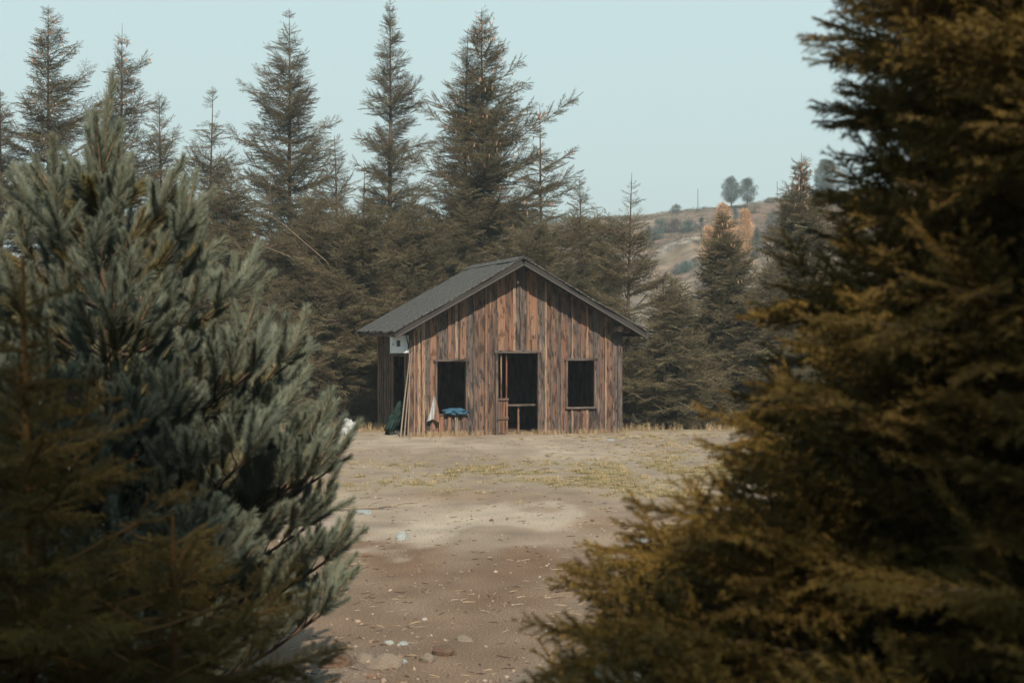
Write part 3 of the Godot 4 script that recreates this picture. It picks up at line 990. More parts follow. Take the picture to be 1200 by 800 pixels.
func build_hut_things() -> void:
	rng.seed = 99
	var yaw := deg_to_rad(15.0)
	# electricity box on a bracket at the corner
	var eb := base("electricity_box", in_hut(Vector3(-2.93, 2.01, 0.02)), yaw)
	tag(eb, "white electricity meter box with small dark window under the hut's eave", "meter box")
	var g := Geo.new()
	g.box(Vector3(-0.21, 0, -0.20), Vector3(0.27, 0.43, 0.0))
	mi("housing", g.mesh(), M.white_paint, eb)
	g = Geo.new(); g.box(Vector3(-0.20, 0.012, 0.0005), Vector3(0.085, 0.418, 0.016))
	var dr := mi("door", g.mesh(), M.white_paint, eb)
	g = Geo.new(); g.box(Vector3(-0.09, 0.16, 0.0165), Vector3(0.0, 0.31, 0.024))
	mi("meter_window", g.mesh(), M.dark_glass, dr)
	g = Geo.new(); g.box(Vector3(0.095, 0.012, 0.0005), Vector3(0.262, 0.418, 0.012))
	mi("cable_cover", g.mesh(), M.pale_paint, eb)
	g = Geo.new(); g.box(Vector3(-0.185, 0.19, 0.0165), Vector3(-0.165, 0.24, 0.026))
	mi("latch", g.mesh(), M.dark_glass, eb)
	g = Geo.new(); g.tube([Vector3(0.13, 0.62, 0.03), Vector3(0.15, 0.40, 0.035), Vector3(0.20, 0.18, 0.03), Vector3(0.18, -0.04, 0.0), Vector3(0.02, -0.07, -0.05), Vector3(-0.05, 0.0, -0.08)], [0.012, 0.012, 0.012, 0.012, 0.012, 0.012], 6)
	mi("cable", g.mesh(), M.rubber, eb)
	g = Geo.new(); g.box(Vector3(-0.25, 0.432, -0.20), Vector3(0.30, 0.52, -0.06))
	mi("bracket", g.mesh(), M.deck, eb)
	# poles leaning at the corner
	var pl := [[-2.96, -2.70, 2.0, 0.021], [-2.88, -2.66, 2.05, 0.018], [-2.80, -2.72, 1.9, 0.015]]
	var lab := ["thick pale pole leaning on the hut corner below the meter box", "thinner bent pole leaning between the thick pole and hut wall", "thinnest of the three pale poles leaning at the hut corner"]
	for k in 3:
		var p: Array = pl[k]
		var b := base("leaning_pole", in_hut(Vector3(p[0], 0, 0.22 + 0.05 * k)), yaw)
		tag(b, lab[k], "pole", "poles leaning at the hut corner")
		g = Geo.new()
		var dx: float = p[1] - p[0]
		g.tube([Vector3(0, -0.02, 0), Vector3(dx * 0.3 + 0.02, p[2] * 0.4, -0.06), Vector3(dx * 0.75, p[2] * 0.75, -0.10), Vector3(dx, p[2], -0.13)], [p[3], p[3] * 0.9, p[3] * 0.75, p[3] * 0.55], 7)
		mi("shaft", g.mesh(), M.pale_wood, b)
		g = Geo.new()
		g.tube([Vector3(dx * 0.75, p[2] * 0.75, -0.10), Vector3(dx * 0.75 + 0.05, p[2] * 0.8, -0.05)], [p[3] * 0.5, p[3] * 0.3], 5)
		mi("branch_stub", g.mesh(), M.pale_wood, b)
	# green tarpaulin bundle in the side doorway
	var gt := mi("green_tarpaulin", lump(Vector3(0.13, 0.36, 0.17), 3.0, 0.7), M.green_cloth, self)
	gt.position = in_hut(Vector3(-2.98, 0.36, -0.55))
	gt.rotation = Vector3(0, yaw, -0.42)
	tag(gt, "crumpled dark green tarpaulin beside the hut's open left side", "tarpaulin")
	# striped cloth hanging on the window corner
	var cl := base("hanging_cloth", in_hut(Vector3(-2.12, 0.36, 0.10)), yaw)
	tag(cl, "white and rust coloured cloth bag hung at the window corner", "cloth")
	for s in 2:
		var gg := Geo.new()
		var n := 14
		var grid := []
		for j in n + 1:
			var row := []
			var t := float(j) / n
			for i in n + 1:
				var u := float(i) / n
				if s == 0: u = u * 0.52
				else: u = 0.52 + u * 0.48
				var wd := lerpf(0.30, 0.05, pow(t, 1.4))
				var z := 0.07 * sin(u * 9.0 + t * 3.0) * (1.0 - t * 0.6) + 0.05 * sin(PI * u) + 0.02 * na.get_noise_2d(u * 90.0, t * 90.0)
				row.append(Vector3((u - 0.5) * wd + 0.03 * t - 0.02 + 0.10 * (1.0 - t) * t, t * 0.60 + 0.05 * sin(u * 4.0) * (1.0 - t), z + 0.02))
			grid.append(row)
		for j in n:
			for i in n:
				gg.quad(grid[j][i], grid[j + 1][i], grid[j + 1][i + 1], grid[j][i + 1])
				# the cloth has a back, a few millimetres behind
				var k := Vector3(0, 0, -0.006)
				gg.quad(grid[j][i] + k, grid[j][i + 1] + k, grid[j + 1][i + 1] + k, grid[j + 1][i] + k)
		var st := SurfaceTool.new()
		st.create_from(gg.mesh(), 0); st.index(); st.generate_normals()
		mi("white_panel" if s == 0 else "rust_panel", st.commit(), M.white_cloth if s == 0 else M.rust_cloth, cl)
	# blue tarpaulin over the sill
	var bt := mi("blue_tarpaulin", lump(Vector3(0.30, 0.085, 0.17), 41.0, 0.55), M.blue_cloth, self)
	bt.position = in_hut(Vector3(-1.57, 0.58, 0.02))
	bt.rotation.y = yaw
	tag(bt, "rumpled blue tarpaulin lying over the window sill", "tarpaulin")
	# orange board propped below the window
	var ob := mi("orange_board", plank(0.12, 0.50, 0.48, 0.025, 6, 0.2, 0.004), M.wood, self)
	ob.position = in_hut(Vector3(-1.93, 0.0, 0.115))
	ob.rotation = Vector3(-0.1, yaw, 0)
	tag(ob, "short orange board propped against the wall under the cloth", "board")
	# white bag at the edge of the clearing
	var wb := base("white_bag", Vector3(-3.98, ground_y(-3.98, -34.6) + 0.02, -34.6))
	tag(wb, "crumpled white plastic bag at the far edge of the clearing", "bag")
	var m1 := mi("bag_body", lump(Vector3(0.17, 0.21, 0.14), 9.0, 0.55), M.white_cloth, wb)
	m1.position.y = 0.14
	var m2 := mi("bag_flap", lump(Vector3(0.13, 0.10, 0.09), 19.0, 0.6), M.rust_cloth, wb)
	m2.position = Vector3(-0.16, 0.24, -0.1)
	# branch lying on the ground
	var br := base("fallen_branch", Vector3(-2.35, ground_y(-2.35, -20.6), -20.6))
	tag(br, "bleached crooked branch lying on the bare ground", "branch")
	g = Geo.new()
	var spine := []
	for k in 9:
		var xx := -0.55 + k * 0.19
		spine.append(Vector3(xx, 0.03 + ground_y(-2.35 + xx, -20.6) - br.position.y + (0.04 if k > 6 else 0.0), 0.10 * sin(k * 0.9) - (0.12 * (k - 5) if k > 5 else 0.0)))
	g.tube(spine, [0.022, 0.021, 0.02, 0.018, 0.017, 0.015, 0.013, 0.011, 0.007], 6)
	mi("stem", g.mesh(), M.pale_wood, br)
	for q in [[2, Vector3(0.3, 0.05, 0.28)], [4, Vector3(0.22, 0.06, -0.3)], [5, Vector3(0.3, 0.03, 0.2)], [1, Vector3(-0.2, 0.04, -0.25)]]:
		g = Geo.new()
		var s0: Vector3 = spine[q[0]]
		g.tube([s0, s0 + q[1] * 0.5 + Vector3(0, 0.02, 0), s0 + q[1]], [0.012, 0.009, 0.004], 5)
		mi("twig", g.mesh(), M.pale_wood, br)

func stone(sd: int, r: Vector3) -> ArrayMesh:
	var g := Geo.new()
	var n := 8
	var pts := []
	for j in n + 1:
		var row := []
		var v := PI * j / n
		for i in n * 2:
			var u := TAU * i / (n * 2)
			var d := Vector3(sin(v) * cos(u), cos(v), sin(v) * sin(u))
			var k := 1.0 + 0.30 * na.get_noise_3d(d.x * 50.0 + sd * 31.0, d.y * 50.0, d.z * 50.0)
			# flattened facets
			for q in 5:
				var f := Vector3(sin(sd * 1.7 + q * 2.1), cos(sd * 0.9 + q * 1.3), sin(sd * 2.3 + q * 4.0)).normalized()
				var dt := d.dot(f)
				if dt > 0.0: k = minf(k, 0.78 / maxf(dt, 0.01))
			row.append(d * k * r)
		pts.append(row)
	for j in n:
		for i in n * 2:
			var i2 := (i + 1) % (n * 2)
			g.quad(pts[j][i], pts[j][i2], pts[j + 1][i2], pts[j + 1][i])
	return g.mesh()

# ------------------------------------------------------------------ the scene
func _ready() -> void:
	# camera, a 50 mm lens at f/2 focused on the hut
	var cam := Camera3D.new()
	cam.name = "camera"
	add_child(cam)
	cam.position = Vector3(0, 2.6, 0)
	cam.rotation_degrees = Vector3(-0.516, 0, 0)
	var at := CameraAttributesPhysical.new()
	at.frustum_focal_length = 50.0
	at.exposure_aperture = 3.2
	at.frustum_focus_distance = 34.0
	at.frustum_far = 8000.0
	at.frustum_near = 0.1
	cam.attributes = at
	cam.fov = 26.99
	cam.near = 0.1
	cam.far = 8000.0
	cam.current = true
	# sky, haze
	var env := Environment.new()
	env.background_mode = Environment.BG_SKY
	var sky := Sky.new()
	var sm := ProceduralSkyMaterial.new()
	sm.sky_top_color = Color(0.555, 0.662, 0.690)
	sm.sky_horizon_color = Color(0.588, 0.672, 0.690)
	sm.sky_curve = 0.22
	sm.ground_bottom_color = Color(0.20, 0.17, 0.13)
	sm.ground_horizon_color = Color(0.54, 0.60, 0.62)
	sm.sun_angle_max = 1.0
	# thin high cloud, the same all round
	var cn := FastNoiseLite.new()
	cn.seed = 8
	cn.frequency = 0.011
	cn.fractal_octaves = 4
	var ci := cn.get_seamless_image(1024, 256)
	ci.resize(1024, 512, Image.INTERPOLATE_CUBIC)
	ci.convert(Image.FORMAT_RGBA8)
	for cy in 512:
		for cx in 1024:
			var cv := clampf((ci.get_pixel(cx, cy).r - 0.42) * 2.4, 0.0, 1.0)
			ci.set_pixel(cx, cy, Color(0.9, 0.94, 0.96, cv * cv * 0.10))
	sm.sky_cover = ImageTexture.create_from_image(ci)
	sky.sky_material = sm
	env.sky = sky
	env.background_energy_multiplier = 1.0
	env.tonemap_mode = Environment.TONE_MAPPER_LINEAR
	env.tonemap_exposure = 2.0
	env.sdfgi_enabled = true
	env.ssao_enabled = true
	env.ssil_enabled = true
	env.fog_enabled = true
	env.fog_density = 0.00075
	env.fog_light_color = Color(0.80, 0.88, 0.92)
	var we := WorldEnvironment.new()
	we.name = "environment"
	we.environment = env
	add_child(we)
	# sun: behind the camera, a little to the right
	var sun := DirectionalLight3D.new()
	sun.name = "sun"
	add_child(sun)
	sun.rotation_degrees = Vector3(-40.0, 13.0, 0)
	sun.light_energy = 1.6
	sun.light_color = Color(1.0, 0.93, 0.84)
	sun.light_angular_distance = 0.5
	sun.shadow_enabled = true

	na.seed = 3; na.frequency = 0.02; na.fractal_octaves = 4
	nb.seed = 17; nb.frequency = 0.02; nb.fractal_octaves = 3
	nc.seed = 29; nc.frequency = 0.02; nc.fractal_octaves = 2
	make_materials()
	make_foliage()
	build_land()
	build_hut()
	build_wood()
	build_hillside()
	build_foreground()
	build_hut_things()
	build_small()

func make_materials() -> void:
	var wt := wood_texture()
	var wood := mat(lin(0.84, 0.84, 0.84), 0.85, 0.25)
	wood.albedo_texture = wt[0]
	wood.heightmap_enabled = true
	wood.heightmap_texture = wt[1]
	wood.heightmap_scale = 0.5
	M.wood = wood
	var rough := speckle_texture(512, 0.03, 5, 0.55, 1.0, 7, 1.6)
	var fine := speckle_texture(512, 0.09, 4, 0.45, 1.0, 9, 1.9)
	var tri := func(m: StandardMaterial3D, t: Texture2D, sc: float, bump := 0.0):
		m.uv1_triplanar = true
		m.uv1_world_triplanar = true
		m.uv1_scale = Vector3.ONE * sc
		m.albedo_texture = t
		if bump > 0.0:
			m.heightmap_enabled = true
			m.heightmap_texture = t
			m.heightmap_scale = bump
		return m
	M.felt = tri.call(mat(lin(0.118, 0.115, 0.112), 0.9, 0.3), speckle_texture(512, 0.035, 6, 0.38, 1.0, 91, 2.2), 0.9, 1.5)
	M.tarred = tri.call(mat(lin(0.055, 0.052, 0.052), 0.85), rough, 3.0, 0.3)
	M.deck = tri.call(mat(lin(0.09, 0.06, 0.045), 0.9), rough, 2.0, 0.3)
	M.log = tri.call(mat(lin(0.24, 0.19, 0.15), 0.9), rough, 3.0, 0.4)
	M.grey_wood = tri.call(mat(lin(0.11, 0.105, 0.10), 0.85), rough, 3.0, 0.3)
	M.pale_wood = tri.call(mat(lin(0.34, 0.275, 0.21), 0.85), rough, 4.0, 0.3)
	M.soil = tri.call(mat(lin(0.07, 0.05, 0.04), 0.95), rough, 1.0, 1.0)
	M.bark = tri.call(mat(lin(0.15, 0.11, 0.085), 0.95, 0.2), rough, 2.0, 0.6)
	M.pine_bark = tri.call(mat(lin(0.17, 0.115, 0.085), 0.95, 0.2), fine, 4.0, 0.4)
	M.gold_bark = tri.call(mat(lin(0.30, 0.165, 0.065), 0.9, 0.2), fine, 4.0, 0.3)
	M.white_paint = mat(lin(0.50, 0.54, 0.55), 0.5, 0.4)
	M.pale_paint = mat(lin(0.44, 0.50, 0.52), 0.5, 0.4)
	M.dark_glass = mat(lin(0.02, 0.018, 0.018), 0.3, 0.5)
	M.rubber = mat(lin(0.02, 0.02, 0.02), 0.6)
	M.green_cloth = tri.call(mat(lin(0.010, 0.034, 0.029), 0.7), rough, 5.0, 0.4)
	M.blue_cloth = tri.call(mat(lin(0.045, 0.13, 0.22), 0.65), rough, 5.0, 0.4)
	M.white_cloth = tri.call(mat(lin(0.52, 0.56, 0.58), 0.8), rough, 5.0, 0.4)
	M.rust_cloth = tri.call(mat(lin(0.34, 0.19, 0.14), 0.85), rough, 5.0, 0.4)
	M.stone = tri.call(mat(lin(0.32, 0.265, 0.215), 0.9), fine, 3.0, 0.6)
	M.blue_stone = tri.call(mat(lin(0.36, 0.39, 0.39), 0.85), rough, 4.0, 0.4)
	M.red_stone = tri.call(mat(lin(0.20, 0.135, 0.10), 0.9), fine, 3.0, 0.6)
	var gm := StandardMaterial3D.new()
	gm.vertex_color_use_as_albedo = true
	gm.albedo_color = lin(0.80, 0.80, 0.80)
	gm.roughness = 0.95
	gm.metallic_specular = 0.15
	M.ground = tri.call(gm, speckle_texture(1024, 0.09, 4, 0.66, 1.0, 44, 1.6), 0.43)
	var hm := StandardMaterial3D.new()
	hm.vertex_color_use_as_albedo = true
	hm.albedo_color = lin(0.80, 0.80, 0.80)
	hm.roughness = 0.95
	hm.metallic_specular = 0.1
	M.hill = tri.call(hm, speckle_texture(512, 0.02, 6, 0.62, 1.0, 45, 1.7), 0.021)
	var leafy := func(c: Color, bl: float):
		var m := mat(c, 0.62, 0.28)
		m.vertex_color_use_as_albedo = true
		m.backlight_enabled = true
		m.backlight = Color(bl, bl, bl)
		return m
	M.far_needle = leafy.call(lin(0.084, 0.081, 0.047), 0.3)
	M.near_needle = leafy.call(lin(0.104, 0.070, 0.015), 0.25)
	M.pine_needle = leafy.call(lin(0.152, 0.176, 0.135), 0.25)
	M.leaf = leafy.call(lin(1.0, 1.0, 1.0), 0.2)
	M.straw = leafy.call(lin(1.0, 1.0, 1.0), 0.3)
	var tw := mat(lin(0.13, 0.085, 0.055), 0.9, 0.2)
	M.twig = tw
	M.pine_twig = mat(lin(0.30, 0.19, 0.11), 0.85, 0.2)
	M.cone = leafy.call(lin(0.30, 0.19, 0.13), 0.0)

func make_foliage() -> void:
	rng.seed = 5
	for k in 3:
		far_sprays.append(make_spray(0.62, 6, 0.30, 13, 0.046, 0.015, M.twig, M.far_needle, 0.006))
	for k in 3:
		near_sprays.append(make_spray(0.62, 6, 0.30, 80, 0.042, 0.0078, M.twig, M.near_needle, 0.004))
	for k in 4:
		pine_shoots.append(make_shoot(0.38, 620, 0.115, M.pine_twig, M.pine_needle))
	clump_mesh = make_clump(70, 1.0, 0.34, M.leaf)
	var cg := Geo.new()
	cg.tube([Vector3.ZERO, Vector3(0, 0, 0.03), Vector3(0, 0, 0.09), Vector3(0, 0, 0.14)], [0.006, 0.022, 0.022, 0.004], 6)
	cone_mesh = cg.mesh(M.cone)

func build_land() -> void:
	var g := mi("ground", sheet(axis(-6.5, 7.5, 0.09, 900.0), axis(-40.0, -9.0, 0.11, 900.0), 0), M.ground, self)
	tag(g, "", "", "", "structure")
	var xs := PackedFloat32Array()
	var v := -60.0
	while v < 190.0:
		xs.append(v)
		v += 1.0 if v > 5.0 and v < 80.0 else 5.0
	var zs := PackedFloat32Array()
	v = -520.0
	while v < -104.0:
		zs.append(v)
		v += 1.3 if v > -300.0 else 12.0
	zs.append(-104.0)
	tag(mi("hill", sheet(xs, zs, 1), M.hill, self), "", "", "", "structure")
	# far mountain
	var mg := Geo.new()
	var prev := Vector3.ZERO
	var ring := []
	for i in 61:
		var row := []
		var x := lerpf(-1400.0, 1700.0, i / 60.0)
		var top := 95.0 * exp(-pow((x - 300.0) / 95.0, 2.0)) + 222.0 * exp(-pow((x - 200.0) / 520.0, 2.0)) + 60.0 * exp(-pow((x + 700.0) / 400.0, 2.0)) + na.get_noise_2d(x * 0.25, 9.0) * 16.0
		for j in 6:
			var t := j / 5.0
			row.append(Vector3(x + na.get_noise_2d(x, j * 40.0) * 30.0, -30.0 + (top + 30.0) * t * lerpf(1.0, t, 0.3), -2900.0 - 600.0 * t))
		ring.append(row)
	for i in 60:
		for j in 5:
			mg.quad(ring[i][j], ring[i][j + 1], ring[i + 1][j + 1], ring[i + 1][j])
	tag(mi("mountain", mg.mesh(), mat(lin(0.10, 0.11, 0.10), 0.95, 0.1), self), "", "", "", "structure")

func on_ground(x: float, z: float) -> Vector3:
	return Vector3(x, ground_y(x, z) - 0.05, z)

func build_wood() -> void:
	# [x, z, height, reach, options, label]
	var T := [
		[-17.6, -49.0, 11.6, 2.6, {"shape": 0.75}, "dense spruce cut by the picture's left edge behind the pine"],
		[-16.3, -50.0, 14.6, 2.9, {"cones": 0.5, "shape": 0.80}, "tall brown-topped spruce with cones above the pine's left shoulder"],
		[-14.3, -52.0, 14.6, 2.3, {"cones": 0.3, "gap": 0.3, "spike": 0.10, "tufts": 0.35}, "thin spired spruce rising behind the pine's leader"],
		[-13.5, -55.0, 13.0, 2.6, {"gap": 0.32, "tufts": 0.4}, "loose open spruce between the pine's leader and the lone small spruce"],
		[-10.7, -50.0, 11.6, 2.0, {"gap": 0.30, "tufts": 0.35}, "small airy spruce standing alone against the sky right of the pine"],
		[-9.35, -60.0, 17.6, 3.4, {"tufts": 0.25, "shape": 0.72, "gap": 0.2}, "tall pale broad spruce behind the bare leaning branches"],
		[-5.55, -46.0, 9.1, 1.7, {"gap": 0.3, "spike": 0.12}, "little spruce with reddish spire between the two tall pale ones"],
		[-5.30, -62.0, 18.6, 2.5, {"tufts": 0.4, "shape": 0.6, "gap": 0.26}, "tallest slender pale spruce whose top leaves the picture"],
		[-1.02, -50.0, 14.3, 3.0, {"cones": 0.35, "shape": 0.68, "tufts": 0.25, "limbs": 7.5}, "big dense spruce directly behind the hut ridge"],
		[-1.82, -51.5, 14.1, 2.3, {"gap": 0.25, "tufts": 0.3, "spike": 0.08}, "narrow second spire leaning into the big dense spruce"],
		[1.0, -47.0, 10.3, 1.9, {"gap": 0.38, "cones": 0.35, "spike": 0.12}, "sparse ragged spruce right of the big dense spruce"],
		[2.35, -46.5, 7.9, 2.1, {"gap": 0.22}, "bushy young spruce behind the hut's right roof slope"],
		[3.40, -42.0, 7.4, 2.1, {"gap": 0.34, "spike": 0.22, "limb_girth": 1.3, "girth": 0.009, "droop": 0.2}, "thin spruce with long bare pole tip beside the hut gable"],
		[6.45, -44.0, 6.5, 1.8, {"gap": 0.05, "cones": 0.2, "spike": 0.06, "shape": 0.8, "limbs": 11.0, "step": 0.24, "thin": 0.065}, "dark conical spruce in front of the orange larches"],
		[9.25, -46.0, 8.6, 2.5, {"gap": 0.08, "cones": 0.3, "spike": 0.18, "shape": 0.72, "limbs": 10.0, "step": 0.25, "thin": 0.065}, "tall dark spruce with thin spire left of the near golden spruce"],
		[11.5, -49.0, 8.2, 2.2, {"gap": 0.1}, "dark spruce half hidden behind the near golden spruce"],
		# the lower row
		[-13.2, -45.0, 7.9, 2.4, {}, "bushy spruce low behind the pine's left side"],
		[-10.9, -44.5, 7.2, 2.3, {}, "bushy spruce seen through the pine's middle"],
		[-8.7, -44.0, 7.7, 2.2, {"spike": 0.1, "dead": 0.06}, "brown bushy spruce just right of the pine's crown"],
		[-7.35, -43.0, 7.5, 1.8, {"gap": 0.42, "spike": 0.30, "dead": 0.25, "limb_girth": 1.4}, "half dead young spruce with a bare reddish tip"],
		[-6.1, -44.0, 7.0, 2.3, {"dead": 0.08}, "bushy brown spruce halfway between pine and hut"],
		[-4.55, -43.0, 7.7, 2.0, {"spike": 0.2, "gap": 0.25, "dead": 0.15, "limb_girth": 1.3}, "spruce with pale bare stem above the hut's left eave"],
		[-3.2, -45.0, 7.0, 2.3, {}, "dense low spruce showing over the hut's left roof slope"],
		[-5.2, -42.0, 4.6, 1.9, {"dead": 0.05, "limbs": 8.0}, "low dark spruce next to the hut's left side"],
		[-6.9, -41.0, 4.0, 1.8, {"limbs": 8.0}, "low spruce behind the white bag"],
		[-8.9, -41.5, 4.4, 1.9, {}, "low spruce at the clearing's left edge behind the pine"],
		[0.6, -45.0, 6.6, 2.2, {}, "bushy spruce peeping over the hut ridge"],
		[4.5, -41.5, 4.4, 2.0, {}, "low yellowish spruce close to the hut's right wall"],
		[5.0, -44.0, 4.6, 1.5, {"gap": 0.2}, "small spruce between hut and dark conical spruce"],
		[7.9, -43.0, 4.8, 2.2, {"gap": 0.05, "limbs": 8.0}, "low spruce filling the gap between the two dark spruces"],
		[2.9, -48.5, 7.0, 1.9, {"gap": 0.25, "spike": 0.15}, "spruce with two thin stems behind the hut's right eave"],
	]
	var i := 0
	for t in T:
		var o: Dictionary = t[4]
		o["seed"] = 300 + i * 7
		if i >= 16 and not o.has("limbs"):
			o["limbs"] = 9.5
			o["thin"] = 0.07
			o["step"] = 0.28
		o["group"] = "spruces behind the hut"
		spruce("spruce_tree", t[5], on_ground(t[0], t[1]), t[2] * 1.05, t[3] * (1.32 if t[0] < 1.5 else 1.0), o)
		i += 1
	# long dead branches leaning among the spruces left of the hut
	rng.seed = 60
	var D := [[Vector3(-7.6, 6.2, -42.2), Vector3(-5.5, 4.6, -42.0), "long bare grey branch slanting through the spruces, upper one"], [Vector3(-7.8, 5.2, -42.0), Vector3(-5.1, 3.9, -41.8), "long bare grey branch slanting through the spruces, lower one"]]
	for d in D:
		var b := base("dead_branch", d[0])
		tag(b, d[2], "branch", "bare branches in the wood")
		var g := Geo.new()
		var v: Vector3 = d[1] - d[0]
		g.tube([Vector3.ZERO, v * 0.4 + Vector3(0, 0.12, 0), v], [0.007, 0.011, 0.016], 5)
		mi("stem", g.mesh(), M.log, b)
		for k in 5:
			var p: Vector3 = v * rnd(0.1, 0.8)
			g = Geo.new()
			g.tube([p, p + Vector3(rnd(-0.5, 0.1), rnd(-0.25, 0.25), rnd(-0.1, 0.2))], [0.009, 0.003], 4)
			mi("twig", g.mesh(), M.grey_wood, b)

func on_hill(x: float, z: float) -> Vector3:
	return Vector3(x, hill_y(x, z) - 0.1, z)

func build_hillside() -> void:
	# px -> bearing used only to read off the table of places below
	var green := Color(0.050, 0.062, 0.050)
	var dark := Color(0.032, 0.046, 0.042)
	var gold := Color(0.42, 0.235, 0.10)
	var olive := Color(0.10, 0.085, 0.05)
	var grp := "small trees on the hillside"
	var HT := [
		["hill_pine", "dark round-headed pine on the crest, left of the pair", 41.8, -271.2, 5.6, 1.75, 1.4, green, false],
		["hill_pine", "dark round-headed pine on the crest, right of the pair", 44.0, -265.9, 5.4, 1.65, 1.2, green, false],
		["hill_pine", "large dark pine on the crest beside the near golden spruce", 60.2, -272.9, 6.6, 2.1, 0.6, green, false],
		["hill_pine", "smaller dark pine left of the large one on the crest", 60.8, -283.8, 3.2, 0.8, 0.4, dark, true],
		["hill_conifer", "small dark conifer under the left crest pine", 36.9, -234.9, 3.2, 0.85, 0.2, dark, true],
		["hill_conifer", "small dark conifer under the right crest pine", 38.5, -235.2, 3.4, 0.85, 0.2, dark, true],
		["hill_conifer", "blue-green cone-shaped conifer right of the orange larches", 35.9, -208.6, 4.6, 1.25, 0.2, dark, true],
		["hill_conifer", "dark narrow conifer left of the orange larches", 29.2, -219.5, 4.2, 0.9, 0.2, dark, true],
		["hill_conifer", "dark round conifer high on the slope right of the larches", 41.3, -225.7, 3.3, 1.3, 0.1, green, false],
		["hill_conifer", "small dark conifer on the slope behind the hut gable", 21.7, -225.6, 3.4, 0.85, 0.2, dark, true],
		["hill_conifer", "blue-green conifer glimpsed above the hut's right roof slope", 15.4, -221.6, 4.6, 1.2, 0.2, dark, true],
		["larch", "orange autumn larch, leftmost of the group on the slope", 28.6, -207.3, 5.4, 1.7, 0.2, gold, true],
		["larch", "tallest orange autumn larch behind the dark conical spruce", 31.0, -209.3, 7.6, 2.3, 0.4, gold, true],
		["larch", "orange autumn larch right of the dark conical spruce", 34.9, -213.5, 6.2, 1.9, 0.2, gold, true],
		["larch", "pale orange larch low on the slope beside the blue-green conifer", 32.6, -203.0, 3.6, 1.2, 0.2, gold * 0.85, false]]
	var q0 := 11
	for t in HT:
		round_tree(t[0], t[1], "tree", on_hill(t[2], t[3]), t[4], t[5], t[6], clump_mesh, t[7], q0, "orange larches" if t[0] == "larch" else grp, t[8])
		q0 += 1
	var B := [[32.1, -278.3, 1.5, 1.2, green, "round green bush alone on the crest"], [24.8, -238.0, 2.1, 1.6, dark * 1.5, "dark bush, leftmost in the thicket under the crest"], [27.1, -236.9, 2.0, 1.7, Color(0.09, 0.06, 0.055), "purplish bush in the middle of the thicket"], [29.3, -234.8, 1.9, 1.5, dark * 1.4, "dark bush, rightmost in the thicket"], [23.6, -231.3, 1.5, 1.3, green * 1.2, "low green bush below the thicket"], [52.6, -271.7, 1.0, 1.5, olive, "flat brown bush on the crest between poles"], [49.1, -271.0, 1.1, 1.1, olive, "brown bush on the crest right of the pine pair"], [42.6, -250.3, 1.9, 1.1, olive * 1.2, "olive bush beneath the right crest pine"], [25.3, -208.0, 1.2, 1.7, dark * 2.0, "dark low bush beside the chalky track"], [31.0, -194.1, 1.5, 1.8, Color(0.16, 0.14, 0.115), "greyish bush below the orange larches"]]
	var k := 0
	for b in B:
		round_tree("hill_bush", b[5], "bush", on_hill(b[0], b[1]), b[2], b[3], 0.1, clump_mesh, b[4], 50 + k, "bushes on the hillside")
		k += 1
	# poles on the crest
	var P := [[36.1, -276.2, 4.2, "thin bare pole on the crest between bush and pine pair"], [52.6, -282.1, 3.8, "thin bare pole on the crest right of the pine pair"], [53.5, -271.9, 3.6, "thin bare pole on the crest left of the tall dark spruce's spire"]]
	for p in P:
		var o := base("utility_pole", on_hill(p[0], p[1]))
		tag(o, p[3], "pole", "poles on the crest")
		var g := Geo.new()
		g.tube([Vector3(0, -0.4, 0), Vector3(0, p[2], 0)], [0.075, 0.05], 7)
		mi("shaft", g.mesh(), M.grey_wood, o)
	# heath scrub over the slope
	rng.seed = 70
	var xf := []
	var cols := []
	for i in 12000:
		var x := rnd(2.0, 74.0)
		var z := rnd(-292.0, -118.0)
		var n := nb.get_noise_2d(x * 3.0, z * 2.4) + 0.5 * na.get_noise_2d(x * 1.3, z)
		if n < rnd(-0.25, 0.35): continue
		var s := rnd(0.25, 0.75) * (1.35 if rng.randf() < 0.12 else 1.0)
		xf.append(Transform3D(Basis(Vector3.UP, rng.randf() * TAU).scaled_local(Vector3(s, s * rnd(0.4, 0.8), s)), Vector3(x, hill_y(x, z) + s * 0.2, z)))
		var c := rnd(0.7, 1.3)
		var q := rng.randf()
		var cc := Color(0.13, 0.115, 0.075) if q < 0.45 else (Color(0.20, 0.135, 0.085) if q < 0.8 else Color(0.075, 0.08, 0.06))
		cols.append(Color(cc.r * c, cc.g * c, cc.b * c))
	tag(mm("heath_scrub", clump_mesh, xf, cols, self), "low brown heath scrub scattered over the hillside", "scrub", "", "stuff")

